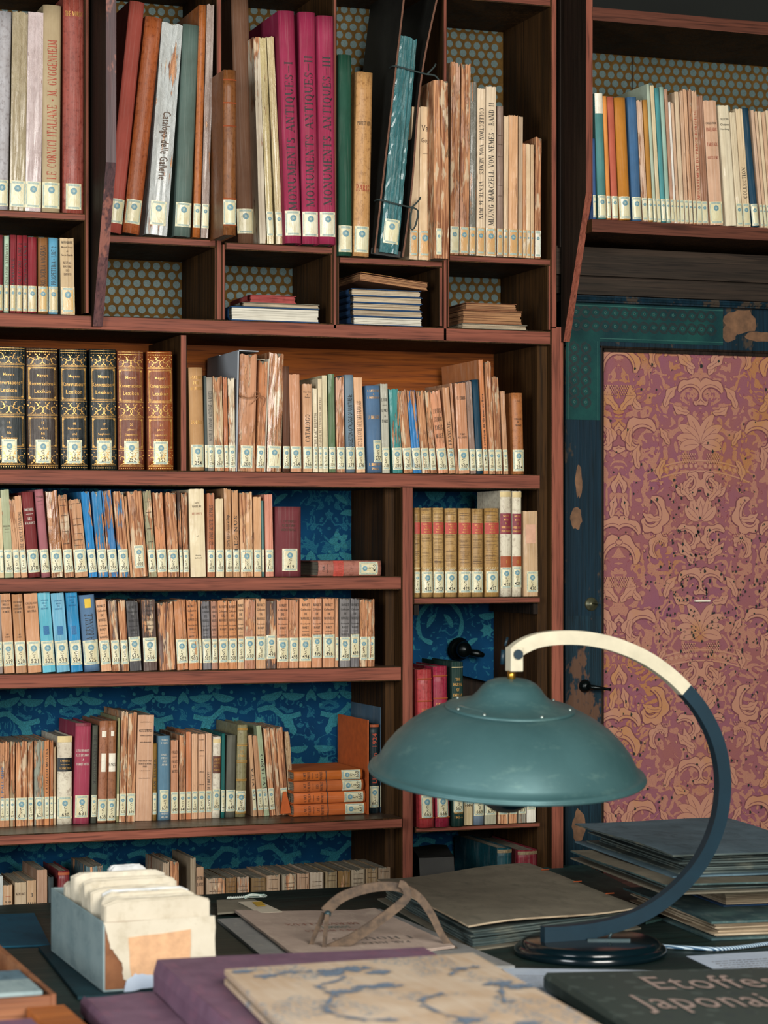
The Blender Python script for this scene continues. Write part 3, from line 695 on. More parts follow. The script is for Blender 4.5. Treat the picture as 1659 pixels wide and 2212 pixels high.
    shelf_row(ZI, YB, '''
-14 -1 1076 -6 p #c9a37c .3 ; tan book cut by left edge
0 9 1075 -6 p #d6bf97 .2 ; slim cream book
11 29 1057 -10 p #a8ad8a .1 n=385 ; pale green paperback ; Hf@.4-.5:BULLETIN|-|-
31 45 1077 -13 p #cf9f78 .4 n=386 ; tan book with taped head
46 60 1070 -15 p #c79670 .15 n=387 ; tan Geneve guide ; Vk@.2-.68:GUIDE GENEVE ET ENVIRONS
62 87 1062 -16 c #732a2b .1 n=378 lw=.025 ; maroon Les Fraudes book ; Hw@.18-.39:EMILE MIRIEL|-|LES|FRAUDES
90 109 1057 -16 c #a2646a .1 n=379 ; dusty mauve cloth book ; Hf@.06-.2:STORIA|-|-
112 137 1059 -14 t #a8724a .8 n=390 lw=.025 ; brown book wrapped in glossy tape
140 160 1067 -16 p #b18360 .7 n=391 deco=print ; brown book with chewed spine
163 190 1076 -16 p #c0906b .6 n=392 lw=.026 deco=print ; tan book with torn plastic strip
193 211 1060 -19 p #2a7fb8 .52 n=393 ; blue shredded spine book
213 234 1060 -16 p #2a79ab .5 n=394 ; bright blue shredded spine book
236 256 1058 -17 p #3f79ad .55 n=395 ; tan and blue striped torn book
258 280 1060 -14 p #3a7ba5 .72 n=396 ; tan torn book with blue slivers
282 287 1072 -14 p #cf9d72 .2 lab=0 ; very slim orange booklet
288 319 1058 -14 p #a87a5c .9 n=400 lw=.02 lz=.018 ; fat coverless book with plastic
322 339 1058 -14 p #9a9474 .55 n=401 deco=print ; grey-green frayed book
341 362 1062 -12 p #c98a60 .7 n=402 lw=.02 ; orange torn book with shiny flecks
364 387 1062 -8 p #b57b50 .9 n=403 ; crumbling orange-brown book
389 396 1059 -7 p #4d3a30 .7 n=404 ; slim dark brown torn book
397 409 1064 -6 p #b8835f .9 n=405 ; slim flaking tan book
412 445 1056 -5 p #dfceaa .03 lab=0 ; fat cream novel with black rules ; Hf@.14-.22:GUY|MAZELINE~Hr@.26-.30:LES LOUPS~Hk@.52-.55:nrf~Hk@.74-.8:Librairie|Gallimard
448 464 1065 -1 p #ab6b49 .25 n=407 ; rust-brown book with vertical title ; Vk@.15-.62:LES VRAIS ARTISTES DE PARIS
467 484 1077 -2 p #ddc7a0 .1 n=408 ; short cream book
488 503 1055 -5 p #b6885f .3 n=409 ; tall tan book with vertical title ; Vk@.3-.7:LE CONTE-BLEU: La Banque et l'Etage
504 518 1058 -4 p #bd8d63 .4 n=410 ; tan book with brown strip ; Vk@.3-.7:LES NUS
520 547 1062 -3 p #d0a277 .6 n=411 lw=.026 ; two-part split orange book
549 565 1073 -2 p #cf9e73 .15 n=412 ; smooth peach book
566 571 1082 -2 c #5b7f7a .1 n=4 ; slim teal book
574 591 1068 -3 p #cd8a72 .2 n=413 ; pink chipped book
594 650 1095 0 c #6b2f33 .05 n=419 lw=.034 lz=.012 lx=.05 ; fat maroon Segretario Industriale ; Hf@.18-.36:I. COTTARELLI|SEGRETARIO|INDUSTRIALE''', 'shelf with sideways pink book', 'numbered books above the manuals', .14, (.01, .047, .034))
    lying_book(686, 822, 1244, 1210, -.0, ZI+.0006, 'l', '#a36a5a', 'faded pink book lying on its side beside maroon book', 'books lying flat', 'Hk@.05-.18:FIORI|-~Hr@.28-.42:ATLANTE', 420, .19, False, ((.24, .40, 'patch_red'),), .2, (.008, .042, .027))
    shelf_row(ZJ, YB, '''
895 907 1097 0 l #b08b54 .2 n=421 deco=plut pat=.165,.29,red ; Plutarch volume partly behind the post
911 935 1097 -3 l #b5915a .2 n=422 deco=plut pat=.165,.29,red ; first full gilt-tan Plutarch volume ; Hg@.17-.285:PLUTARCO|VITE|UOMINI|ILLUSTRI~Hw@.68-.71:TOMO I
936 959 1097 -1 l #b8955e .2 n=423 deco=plut pat=.165,.29,red ; second gilt-tan Plutarch volume ; Hg@.17-.285:PLUTARCO|VITE|UOMINI|ILLUSTRI~Hw@.68-.71:TOMO II
961 987 1098 0 l #b38e58 .2 n=424 deco=plut pat=.165,.29,red ; third gilt-tan Plutarch volume ; Hg@.17-.285:PLUTARCO|VITE|UOMINI|ILLUSTRI~Hw@.68-.71:TOMO III
991 1018 1098 -1 l #b28c57 .2 n=425 deco=plut pat=.165,.29,red ; fourth gilt-tan Plutarch volume ; Hg@.17-.285:PLUTARCO|VITE|UOMINI|ILLUSTRI~Hw@.68-.71:TOMO IV
1019 1043 1099 0 l #ae8a56 .2 n=426 deco=plut pat=.165,.29,red ; fifth gilt-tan Plutarch volume ; Hg@.17-.285:PLUTARCO|VITE|UOMINI|ILLUSTRI~Hw@.68-.71:TOMO V
1047 1078 1098 -1 l #b18a50 .2 n=427 lw=.028 deco=plut pat=.165,.29,red ; sixth and widest Plutarch volume ; Hg@.17-.285:PLUTARCO|VITE|UOMINI|ILLUSTRI~Hw@.68-.71:TOMO VI
1081 1105 1060 -2 l #d9d0b8 .1 n=428 lz=.018 pat=.215,.41,wine/.62,.725,rust/.01,.06,cream ; white vellum Michelangelo volume one ; Hg@.22-.40:GOTTI|VITA|DI|MICHELANGELO|BUONARROTI~Hg@.64-.7:I
1106 1126 1061 0 l #dad1b8 .1 n=429 lz=.02 pat=.215,.41,wine/.62,.725,rust/.01,.06,cream ; white vellum Michelangelo volume two ; Hg@.22-.40:GOTTI|VITA|DI|MICHELANGELO|BUONARROTI~Hg@.64-.7:II
1131 1162 1104 -1 p #c4a27c .05 n=430 lw=.027 lx=.1 lz=.009 pat=.16,.38,pale,.72 ; beige book with pink paper slip''', 'shelf of white vellum volumes', 'Plutarch and vellum volumes', .13, (.0095, .046, .034))
    RO = 'Hk@.06-.32:RORET|Collection|DE|MANUELS~Hk@.34-.66:Encyclopédie|RORET|-|MANUEL|-|1850'
    NM = lambda s: s
    shelf_row(ZK, YB, '''
-9 6 1283 -4 p #8e8078 .3 n=517 ; grey book cut by left edge
9 32 1282 -10 p #c8946c .05 n=519 ; peach 1929 monuments catalogue ; Hk@.07-.25:CATALOGO|DELLA|ESPOSIZIONE|D'ARTE~Hk@.5-.56:LIRE|DODICI
35 58 1283 -10 p #b07f57 .05 n=520 ; darker brown monuments catalogue ; Hk@.08-.25:CATALOGO|DELLA|ESPOSIZIONE|D'ARTE~Hk@.5-.56:LIRE|DODICI
61 90 1281 -10 p #c9946c .05 n=521 lw=.028 ; wide pale peach catalogue ; Hf@.1-.25:CATALOGO|DELLA|MOSTRA
93 120 1279 -13 p #5fb2c6 .05 pat=.42,.53,blue,.45 n=522 ; light turquoise Biennale catalogue ; Hb@.08-.22:CATALOGO|DELLA|XX|BIENNALE
123 151 1280 -14 p #70afc9 .05 pat=.42,.53,blue,.45 n=523 ; pale blue Biennale catalogue ; Hb@.08-.22:CATALOGO|DELLA|XXI|BIENNALE
154 179 1279 -13 p #2682b2 .05 pat=.42,.53,blue,.4 n=524 ; bright blue Biennale catalogue ; Hb@.04-.18:CATALOGO|DELLA|XXII|BIENNALE
183 216 1284 -13 c #557391 .1 n=525 lw=.032 pat=.05,.17,yellow,.42 ; blue Biennale book with yellow patch ; Vk@.25-.62:LA BIENNALE
219 241 1294 -13 p #cc9a74 .1 n=512 ; clean peach Roret manual ; '''+RO+'''
243 261 1295 -10 p #7e6c62 .8 n=513 ; grey-brown shredded manual
263 279 1295 -9 p #7b6b64 .85 n=514 ; narrow grey-brown shredded manual
281 306 1297 -9 p #4c4a4b .25 n=515 lz=.02 ; charcoal Roret manual ; '''+RO+'''
311 340 1294 -6 p #5c4a43 .45 n=516 lw=.03 lz=.018 ; dark brown manual with torn head ; '''+RO+'''
346 380 1299 -7 p #63453a .75 lab=0 ; label-less brown and beige torn manual
383 407 1294 -8 p #bd8055 .5 n=502 ; orange stripped manual with white smear
409 431 1295 -7 p #c07f52 .5 n=503 ; orange stripped manual ; '''+RO+'''
432 437 1297 -5 p #cf9f74 .2 n=504 ; very slim peach manual
439 457 1298 -5 p #6d6a6c .35 n=505 ; slate grey Roret manual ; '''+RO+'''
458 471 1298 -3 p #a97c66 .25 n=506 ; rosy brown Roret manual ; '''+RO+'''
473 494 1297 -3 p #c98a5c .45 n=507 ; orange Roret manual with frayed head ; '''+RO+'''
495 513 1297 -3 p #c78859 .4 n=508 ; worn orange Roret manual ; '''+RO+'''
514 527 1294 -1 p #cda179 .3 n=509 ; pale tan Roret manual ; '''+RO+'''
528 551 1294 0 p #b07b60 .6 n=510 lz=.018 ; rosy manual with split spine
553 574 1293 0 p #cb9b72 .3 n=511 lz=.018 ; peach Roret manual with flecks ; '''+RO+'''
575 597 1297 0 p #58443c .6 n=491 lz=.02 ; dark brown split manual
598 623 1294 0 p #c0835e .4 n=492 ; orange-brown cracked manual ; '''+RO+'''
625 645 1294 0 p #c38a66 .6 n=493 ; manual with pale diagonal tear
646 672 1293 1 p #cb9066 .25 n=494 lw=.027 ; wide peach Roret manual ; '''+RO+'''
674 695 1293 0 p #ca8e68 .15 n=495 lz=.02 ; clean salmon Roret manual ; '''+RO+'''
697 723 1293 0 p #c98f68 .12 n=496 lw=.027 lz=.02 ; wide clean salmon Roret manual ; '''+RO+'''
724 731 1292 0 p #c4926e .5 n=497 ; slim salmon manual
734 756 1293 0 p #74706f .25 n=498 ; first grey Roret manual near shelf end ; '''+RO+'''
757 776 1293 0 p #6d6a6b .25 n=499 lz=.02 ; second grey Roret manual near shelf end ; '''+RO+'''
777 794 1294 0 p #b07a50 .9 n=500 ; crumbling orange manual
795 809 1294 0 p #9c6744 .9 n=501 ; last manual with glossy torn spine''', 'shelf of numbered manuals', 'numbered manuals on the full shelf', .12, (.014, .05, .034))
    shelf_row(ZL, .10, '''
-16 -1 1603 0 p #b98a66 .5 n=615 ; brown book cut by left edge
0 10 1603 0 p #c08a63 .3 n=616 ; orange-tan book with blue lettering ; Vb@.3-.68:IL PALLADIO
11 20 1601 0 p #b88561 .5 n=617 ; slim brown bundle
21 32 1601 0 p #9c8563 .7 n=618 ; slim fraying ochre bundle
34 58 1601 0 p #8e8676 .9 n=619 ; wide grey shredded book
60 72 1600 0 p #8f8573 .85 n=620 ; narrow grey shredded book
74 95 1598 0 p #8f9182 .8 n=621 ; shredded book with greenish paper
96 106 1599 0 p #c08152 .2 n=622 ; slim orange book with vertical title ; Vk@.1-.62:CATALOGO MOSTRA
107 115 1599 0 p #a9693e .3 n=628 ; slim rusty brown book
116 121 1613 0 p #b79b77 .3 n=629 ; slim short beige booklet
123 155 1590 1 l #d8cfb8 .1 n=630 lw=.031 lz=.012 pat=.245,.40,black/.0,.07,cream ; black-labelled vellum Geometria book ; Hg@.26-.385:FAIFOFER|-|GEOMETRIA
158 192 1562 5 c #9a3a4f .1 n=631 lw=.028 pat=.0,.03,wine ; raspberry cloth dynamo book ; Hw@.25-.43:J. FISCHER-HINNEN|LES DYNAMOS|A|COURANT CONTINU
196 208 1567 4 c #4b4d42 .1 n=632 ; slim dark olive book ; Dk@.1-.6:DE LEEUWENHOEK
210 230 1557 5 l #9a6548 .7 n=633 lz=.004 lw=.02 pat=.10,.16,white,.5/.32,.50,white,.5 ; left book of brown marbled pair
231 249 1557 3 l #93603f .7 n=634 lw=.018 lz=.004 pat=.10,.15,white,.4/.32,.50,white,.8 ; right book of brown marbled pair ; Hk@.4-.46:PARIS
251 256 1550 4 p #8d8a62 .3 ; slim olive booklet
257 271 1535 6 p #a8947c .85 n=635 ; tall greyish shredded book
273 291 1537 5 p #b48b66 .9 n=636 ; tall shredded book with brown tape
292 327 1544 6 p #c49a7b .03 lab=0 deco=print ; wide plain beige treatise without label ; Hk@.13-.17:Maurice de BROGLIE~Hk@.42-.5:FABRICATION DES COLLES|TRAITÉ GÉNÉRAL|PARIS
329 338 1606 1 c #7a5a22 .1 n=638 ; short olive book ; Vk@.2-.6:SAN TESSIER
341 367 1590 0 c #56788b .15 n=639 lw=.019 lz=.018 ; blue-grey Stelle Atomi book ; Hw@.03-.10:STÖRMER|E CORTU~Hw@.2-.36:DALLE|STELLE|AGLI|ATOMI~Hw@.9-.98:HOEPLI|MILANO
369 385 1599 0 p #bd8664 .1 n=640 ; salmon glues and mastics manual ; Hk@.12-.42:COLLES|-|COLLES|ET|MASTICS
387 401 1586 0 p #9b6e4d .7 n=641 ; brown loose-leaf book
402 413 1581 0 p #c07a50 .2 n=642 ; orange-red slim book
414 427 1585 0 p #cfa37f .1 n=643 ; pale peach slim book
428 443 1586 0 p #cb9e7b .15 n=644 deco=print ; peach book with small print
444 457 1584 0 p #caa07f .1 n=645 ; peach book with vertical line ; Vk@.45-.8:MUSEI DI FIRENZE
458 475 1591 2 l #dad2bd .1 n=647 lz=.016 pat=.24,.45,brown/.03,.08,cream ; white vellum book with brown label ; Hg@.26-.43:VIBERT|LA SCIENCE|DE LA|PEINTURE
477 485 1585 2 c #185c57 .1 n=648 ; slim bright teal book
487 507 1588 3 c #5a5a4e .3 n=649 ; dark grey cloth book
508 530 1565 5 l #87805c .3 n=650 lz=.01 deco=ribs ; olive book with gilt raised bands ; Hg@.27-.36:IST.|STORIA
547 555 1588 -11 p #c59a72 .1 ; leaning slim peach book ; Vk@.4-.8:LA VITA
558 570 1588 -13 p #b98b65 .3 n=651 ; leaning tan book
571 582 1567 -18 p #99a583 .1 n=652 ; leaning pale green Conti Fatti book ; Dk@.32-.78:CONTI FATTI
583 595 1571 -14 p #b78662 .75 n=653 ; leaning stripped brown bundle
596 608 1570 -14 p #b58460 .9 lab=0 ; leaning stripped tan bundle
609 624 1570 -14 p #ad7c59 .9 n=655 ; leaning wide stripped bundle
626 637 1580 -12 t #b99a74 .8 n=656 ; leaning taped bundle beside orange pile
798 818 1565 0 l #16282e .1 n=662 d=.13 Y=.07 pat=.0,.03,rust ; black book with orange 1924 title ; Vr@.1-.66:LIGHT  in  1924
821 839 1528 0 c #4c6476 .1 n=663 Y=.075 d=.2 ; tall slate blue cloth book
841 850 1546 -1 c #b06f5f .1 n=664 Y=.08 ; slim faded pink cloth book''', 'shelf with orange book pile', 'numbered books on the lower shelf', .165, (.013, .046, .034))
    YO = .06; zo = ZL+.0006
    for i, (ya, yb, x0, x1, c, n, w) in enumerate(((1756, 1730, 634, 790, '#c0622c', 661, 'bottom'), (1729, 1704, 634, 788, '#c5662f', 660, 'second lowest'), (1703, 1679, 634, 784, '#b5602e', 659, 'second highest'), (1678, 1657, 634, 782, '#b8601f', 658, 'top'))):
        th = (ya-yb+1)/1000
        lying_book(x0, x1, ya, yb, YO, zo, 'c', c, 'orange cloth book lying flat, %s of the pile of four' % w, 'orange books in a flat pile',
                   'Hk@.12-.42:L\'ART|ITALIEN|-|LES|MAITRES', n, .17, False, ((.46, .475, 'patch_deep'),), .1, (.005, .043, .022)); zo += (ZP(700, yb, YO)-ZP(700, ya, YO))+.0005
    shelf_row(ZM, 0, '''
906 938 1446 -6 l #a83a3c .3 n=665 lw=.025 lz=.02 lh=.05 Y=-.01 deco=bands ; first red leather Salon volume ; Hg@.24-.36:SALON|-|DE|1870
941 971 1439 -6 l #97283f .2 n=666 lw=.025 lz=.02 lh=.05 Y=-.01 deco=bands ; second crimson leather Salon volume ; Hg@.22-.26:SALON
977 1002 1430 -2 c #16352f .1 n=667 lw=.022 lz=.03 lh=.05 pat=.03,.035,cream Y=-.01 ; dark green Journal of Indian Art ; Hg@.09-.28:THE|JOURNAL|OF|INDIAN|ART|AND~Hg@.9-.96:GRIGGS|1905-6
1003 1021 1530 0 p #c9b58a .1 n=668 lz=.045 ; cream 1880 Salon book ; Hk@.78-.86:1880
1023 1045 1535 0 c #6c7d8c .1 n=669 lz=.02 ; grey-blue book behind the lamp
1047 1072 1540 0 p #a3a088 .2 n=670 lz=.02 ; sage grey book behind the lamp
1076 1098 1550 0 p #cf9f7c .8 n=671 lz=.02 ; peach frayed book behind the lamp
1100 1117 1545 0 p #c69a74 .8 n=672 lz=.02 ; narrow frayed book behind the lamp
1119 1136 1550 0 p #908b7c .8 n=673 lz=.02 ; grey torn book behind the lamp
1138 1157 1552 0 p #ddd8c8 .3 n=674 lz=.028 ; white torn book behind the lamp''', 'shelf behind the lamp', 'books on the shelf behind the lamp', .18, (.012, .046, .034))
    shelf_row(ZN, .03, '''
-16 6 1893 0 p #bcc0bb .2 ; white-grey book at left edge
7 27 1912 0 p #c09c78 .05 ; short tan Gerbault novel ; Hr@.14-.16:-~Hk@.2-.3:ALAIN|GERBAULT
32 57 1906 0 p #b8a284 .05 ; beige Kodaci paperback ; Hf@.12-.18:KODACI
58 78 1902 0 p #b79673 .05 ; tan novel marked with a three ; Hk@.13-.24:3~Hk@.26-.42:····|UNE DES|TROIS BELLES
79 102 1879 0 p #9b7a62 .1 ; tall brownish pink paperback
104 116 1895 0 c #2a3436 .1 ; dark slim book
125 150 1881 0 l #6d2226 .2 pat=.02,.05,rust ; dark red book with gilt head
186 222 1870 0 p #4a6468 .6 ; dusty grey-green pamphlets behind card box
352 366 1862 0 p #a59078 .5 ; grey-brown stack behind card box
368 386 1860 0 p #9a8a72 .7 ; ragged-edged book behind card box
411 423 1853 0 p #8a7a62 .3 ; tall slim book tied with cord
424 440 1873 0 p #a8876a .1 ; tan slim paperback ; Hk@.1-.25:PIETRO|LOUYS
446 487 1896 0 p #a08a72 .5 deco=print ; wide dusty brown novel
488 511 1895 0 p #7c5c38 .3 deco=print ; dark ochre novel
513 538 1894 0 p #a8917a .4 deco=print ; dusty beige novel
543 574 1895 0 p #7b6240 .3 deco=print ; wide olive brown novel
576 604 1890 0 p #a88c70 .3 deco=print ; dusty tan novel
610 640 1887 0 p #9d9078 .6 deco=print ; ragged grey-beige novel
642 668 1886 0 p #a58468 .4 deco=print ; brown-pink novel
670 699 1884 0 p #b3a28c .2 deco=print ; pale grey-beige novel
703 728 1882 0 p #8f7c5c .5 deco=print ; novel with torn ochre cover
730 757 1880 0 p #806238 .4 deco=print ; ochre brown novel
759 788 1878 0 p #9c8c74 .3 deco=print ; grey-tan novel with ruled line
790 816 1875 0 p #8d7452 .4 deco=print ; brown novel near shelf end
817 843 1873 0 p #86715a .4 deco=print ; last brown novel before the post''', 'bottom shelf behind the desk', 'novels on the bottom shelf', .15, (.0, .03, .0), zfix=1)
def LB(n, s):
    return {248: 'black gilt encyclopedia volume 16, leftmost, cut by the left edge', 249: 'dark brown gilt encyclopedia volume 17, widest of the set', 250: 'black gilt encyclopedia volume 18 with register, between volumes 17 and 19',
            251: 'black gilt encyclopedia volume 19 for 1898/1899, left of the red-brown volume', 252: 'red-brown gilt encyclopedia volume 20, between the black and the orange volume',
            253: 'orange-brown gilt encyclopedia volume 21 beside the shelf divider'}[n]
# ------------------------------------------------------------------ room and bookcases
YBK = .27; E3 = ['wood_side', 'wood_edge_X', 'wood_top']; E3Z = ['wood_side', 'wood_edge_Z', 'wood_top']
def part(name, root, mats, fn, smooth=False):
    bm = bmesh.new(); fn(bm); o = obj(name, bm, mats, root, smooth)
    if root: o.location = -root.location
    return o
def board(root, name, px0, px1, py, thick, pxm=600, Y0=0.0, Y1=None, chip=True):
    Y1 = YBK if Y1 is None else Y1
    z = ZP(pxm, py, Y0); z2 = ZP(pxm, py+thick, Y0); x0 = XP(px0, Y0); x1 = XP(px1, Y0)
    def f(bm):
        box(bm, x0, x1, Y0, Y1, z2, z, 0, 1, 2)
        es = [e for e in bm.edges if all(abs(v.co.y-Y0) < 1e-6 for v in e.verts)]
        bmesh.ops.bevel(bm, geom=es, offset=.0022, segments=2, affect='EDGES')
    return part(name, root, E3, f)
def post(root, px0, px1, py0, py1, Y0=0.0, Y1=None, name='upright', inner=None):
    Y1 = YBK if Y1 is None else Y1
    x0 = XP(px0, Y0); x1 = XP(px1, Y0); za = ZP(px0, py0, Y0); zb = ZP(px0, py1, Y0)
    def f(bm):
        box(bm, x0, x1, Y0, Y1, zb, za, 0, 1)
        es = [e for e in bm.edges if all(abs(v.co.y-Y0) < 1e-6 for v in e.verts) and abs(e.verts[0].co.z-e.verts[1].co.z) > .01]
        bmesh.ops.bevel(bm, geom=es, offset=.002, segments=2, affect='EDGES')
    return part(name, root, E3Z, f)
simple('dot_ground', '#5c431c', .8, var=.35, scale=60, spec=.15); simple('dot_silver', '#566c6b', .6, .1, .5, 900)
k = NB('silk_blue', .8, 0, .1); sep = k.n('ShaderNodeSeparateXYZ'); k.L(k.co(), sep.inputs[0]); pp = k.math('PINGPONG', k.math('ADD', sep.outputs[0], 9.0), .147); cmb = k.n('ShaderNodeCombineXYZ'); k.L(pp, cmb.inputs[0]); k.L(sep.outputs[2], cmb.inputs[2])
nt = k.n('ShaderNodeTexNoise'); k.L(cmb.outputs[0], nt.inputs['Vector']); nt.inputs['Scale'].default_value = 42; nt.inputs['Detail'].default_value = 2; nt.inputs['Distortion'].default_value = 1.6
c = k.mix(k.step(k.noise(9, 3), .3, .7), hx('#062f50'), hx('#094066')); c = k.mix(k.math('MULTIPLY', k.step(nt.outputs['Fac'], .57, .585), k.step(k.noise(600, 2), .35, .6)), c, hx('#25687c')); k.color(c); M['silk_blue'] = k.m
simple('silk_teal', '#2c7482', .7, var=.6, scale=600, spec=.12)
AXD = XP(1519, .03)
k = NB('damask_ground', .85, 0, .15); c = k.mix(k.step(k.noise(7, 3), .35, .65), hx('#845260'), hx('#8c5852'))
sep = k.n('ShaderNodeSeparateXYZ'); k.L(k.co(), sep.inputs[0]); pp = k.math('PINGPONG', k.math('SUBTRACT', sep.outputs[0], AXD-8.2), .205); cmb = k.n('ShaderNodeCombineXYZ'); k.L(pp, cmb.inputs[0]); k.L(sep.outputs[2], cmb.inputs[2])
nt = k.n('ShaderNodeTexNoise'); k.L(cmb.outputs[0], nt.inputs['Vector']); nt.inputs['Scale'].default_value = 27; nt.inputs['Detail'].default_value = 1.2; nt.inputs['Distortion'].default_value = 2.4
f_ = nt.outputs['Fac']; fig = k.step(f_, .525, .53); fc = k.mix(k.step(k.noise((9, 9, 6), 4), .5, .62, 0, .85), hx('#a5745f'), hx('#a4703e'))
c = k.mix(fig, c, fc); c = k.mix(k.step(k.math('ABSOLUTE', k.math('SUBTRACT', f_, .515)), .004, .010, .8, 0), c, hx('#77393f'))
c = k.mix(k.step(k.noise((500, 500, 500), 2), .45, .6, 0, .4), c, hx('#7c4653')); k.color(c); M['damask_ground'] = k.m
k = NB('damask_figure', .8); c = k.mix(k.step(k.noise(6, 3), .38, .62), hx('#a97a63'), hx('#a8765c')); c = k.mix(k.step(k.noise((9, 9, 6), 4), .5, .62, 0, .85), c, hx('#a8743c')); c = k.mix(k.step(k.noise((600, 600, 600), 2), .4, .6, 0, .45), c, hx('#a87365')); k.color(c); M['damask_figure'] = k.m
simple('damask_outline', '#6a363c', .8, var=.2); simple('worm_hole', '#17231f', .9, var=.2)
k = NB('green_paper', .6, 0, .15); k.color(k.mix(k.step(k.noise(12, 4), .35, .65), hx('#15423e'), hx('#0b2c31'))); k.bump(k.noise(500, 2), .3); M['green_paper'] = k.m
simple('green_line', '#06191c', .5, var=.3, scale=90); simple('green_dark', '#235850', .5)
def wallpaper(bm, x0, x1, z0, z1, Y, mi=1, p=.0222, q=.0192, r=.0083):
    def fm(x, z): return Vector((x, Y-.0006, z))
    j = 0; z = z0+q
    while z < z1:
        x = x0+p/2+(p/2 if j % 2 else 0)
        while x < x1-r:
            disc(bm, x+random.gauss(0, .0004), z+random.gauss(0, .0004), r, fm, mi, 12, 5, .03, ph=random.random()*6); x += p
        z += q; j += 1
# ---- acanthus, flowers and scrolls shared by the woven fabrics
def acanthus(bm, x, z, s, a0, hand, fm, mi, lobes=5, oc=None):
    n = 22; pts = spiral(0, 0, s, s*.16, 0, hand*4.4, n); cx, cz = pts[0]
    ca, sa = math.cos(a0), math.sin(a0)
    pts = [(x+(p[0]-cx)*ca-(p[1]-cz)*sa, z+(p[0]-cx)*sa+(p[1]-cz)*ca) for p in pts]
    def wd(i, k_):
        t = i/n; b = s*.42*math.sin(math.pi*min(1, t*.93+.06))**.6*(1-.45*t)
        o = b*(.55+.75*abs(math.sin(lobes*math.pi*t))); inn = b*.45
        return (o+k_, inn+k_) if hand < 0 else (inn+k_, o+k_)
    if oc is not None: strip(bm, pts, [wd(i, s*.05) for i in range(n+1)], lambda u, v: fm(u, v)+Vector((0, .00003, 0)), oc)
    strip(bm, pts, [wd(i, 0) for i in range(n+1)], fm, mi)
    if oc is not None: strip(bm, pts[1:n-3], [s*.018]*(n-4), lambda u, v: fm(u, v)-Vector((0, .00003, 0)), oc)
def leaf(bm, x, z, l, w, a, fm, mi, oc=None, curl=.6, lobes=0):
    n = 12; pts = []; an = a; px, pz = x, z
    for i in range(n+1): pts.append((px, pz)); px += l/n*math.cos(an); pz += l/n*math.sin(an); an += curl/n
    def wd(i, k_):
        t = i/n; q = w/2*math.sin(math.pi*(t*.96+.02))**.7; q *= (1+.3*math.sin(lobes*2*math.pi*t)) if lobes else 1; return q+k_
    if oc is not None:
        strip(bm, pts, [wd(i, .0009) for i in range(n+1)], lambda u, v: fm(u, v)+Vector((0, .00003, 0)), oc)
        strip(bm, pts[1:-3], [.0005]*(len(pts)-4), lambda u, v: fm(u, v)-Vector((0, .00003, 0)), oc)
    strip(bm, pts, [wd(i, 0) for i in range(n+1)], fm, mi)
leaf0, strip0, disc0 = leaf, strip, disc
def damask(bm, x0, x1, z0, z1, ax, Y):
    cnt = [0]; hw = .205; th = .43
    def mk(s, base, zb):
        def fm(u, v):
            x = base+s*min(max(u, 0), hw); z = zb+v
            return Vector((min(max(x, x0), x1), Y-.0010-lay[0]-(.000012 if s < 0 else 0), min(max(z, z0), z1)))
        return fm
    zb = z1-th; first = True
    while zb > z0-th:
        for base in (ax, ax-2*hw, ax+2*hw):
            for s in (-1, 1):
                lay = [0]; fm = mk(s, base, zb); rg = random.Random(5)
                def ac(*a, **k_):
                    lay[0] += .00008; acanthus(bm, *a, fm, 1, oc=2, **k_)
                def lf(*a, **k_):
                    lay[0] += .00008; a = list(a); a[2] *= 1.25; a[3] *= 1.15; leaf(bm, *a, fm, 1, oc=2, **k_)
                if base+s*.0 < x0-2*hw and s < 0: continue
                # central palmette and crown
                for i, a in enumerate((88, 62, 36, 10)): lf(.004, .225, .062-.007*i, .022, R(a), curl=-.8)
                for i, a in enumerate((80, 50, 20)): lf(.004, .055, .05-.006*i, .018, R(a), curl=.9)
                for i in range(9):
                    lay[0] += .00001; disc(bm, .012+.0125*i, .178-.0022*i*i*.12, .0048, fm, 1, 8)
                for dz in (-.012, .012): strip(bm, [(.125*i/10, .178+dz-.00035*i*i*.7) for i in range(11)], [.0018]*11, fm, 1)
                # large scrolls
                ac(.165, .385, .048, R(200), -1); ac(.055, .345, .040, R(20), 1); ac(.115, .255, .047, R(150), -1)
                ac(.19, .215, .036, R(250), 1); ac(.062, .130, .036, R(-30), -1); ac(.125, .105, .046, R(100), 1)
                ac(.195, .115, .034, R(200), -1); ac(.06, .028, .034, R(40), 1); ac(.155, .022, .042, R(170), -1); ac(.112, .40, .03, R(300), 1)
                for q in ((.02, .385, .05, .016, 60), (.015, .40, .045, .015, 20), (.09, .31, .045, .016, 100), (.15, .305, .05, .017, 30), (.20, .30, .04, .016, 120),
                          (.155, .17, .045, .015, 60), (.09, .19, .04, .014, -40), (.185, .06, .04, .014, 80), (.10, .06, .04, .014, -20), (.02, .10, .04, .015, 40), (.03, .30, .035, .014, -10), (.175, .26, .035, .013, -60), (.08, .225, .035, .012, 60), (.02, .15, .03, .012, -30)):
                    lf(q[0], q[1], q[2], q[3], R(q[4]), curl=rg.uniform(-1.4, 1.4), lobes=2)
                for i in range(16):
                    lay[0] += .00001; disc(bm, rg.uniform(.005, hw), rg.uniform(0, th), rg.uniform(.0016, .003), fm, 1, 6)
                # netted fields
                for (nx, nz) in ((.185, .345), (.03, .195), (.10, .015)):
                    for a in range(6):
                        for b in range(5):
                            disc(bm, nx+(a-2.5)*.0058+(b % 2)*.0029, nz+(b-2)*.0048, .0019, fm, 1, 6)
        zb -= th
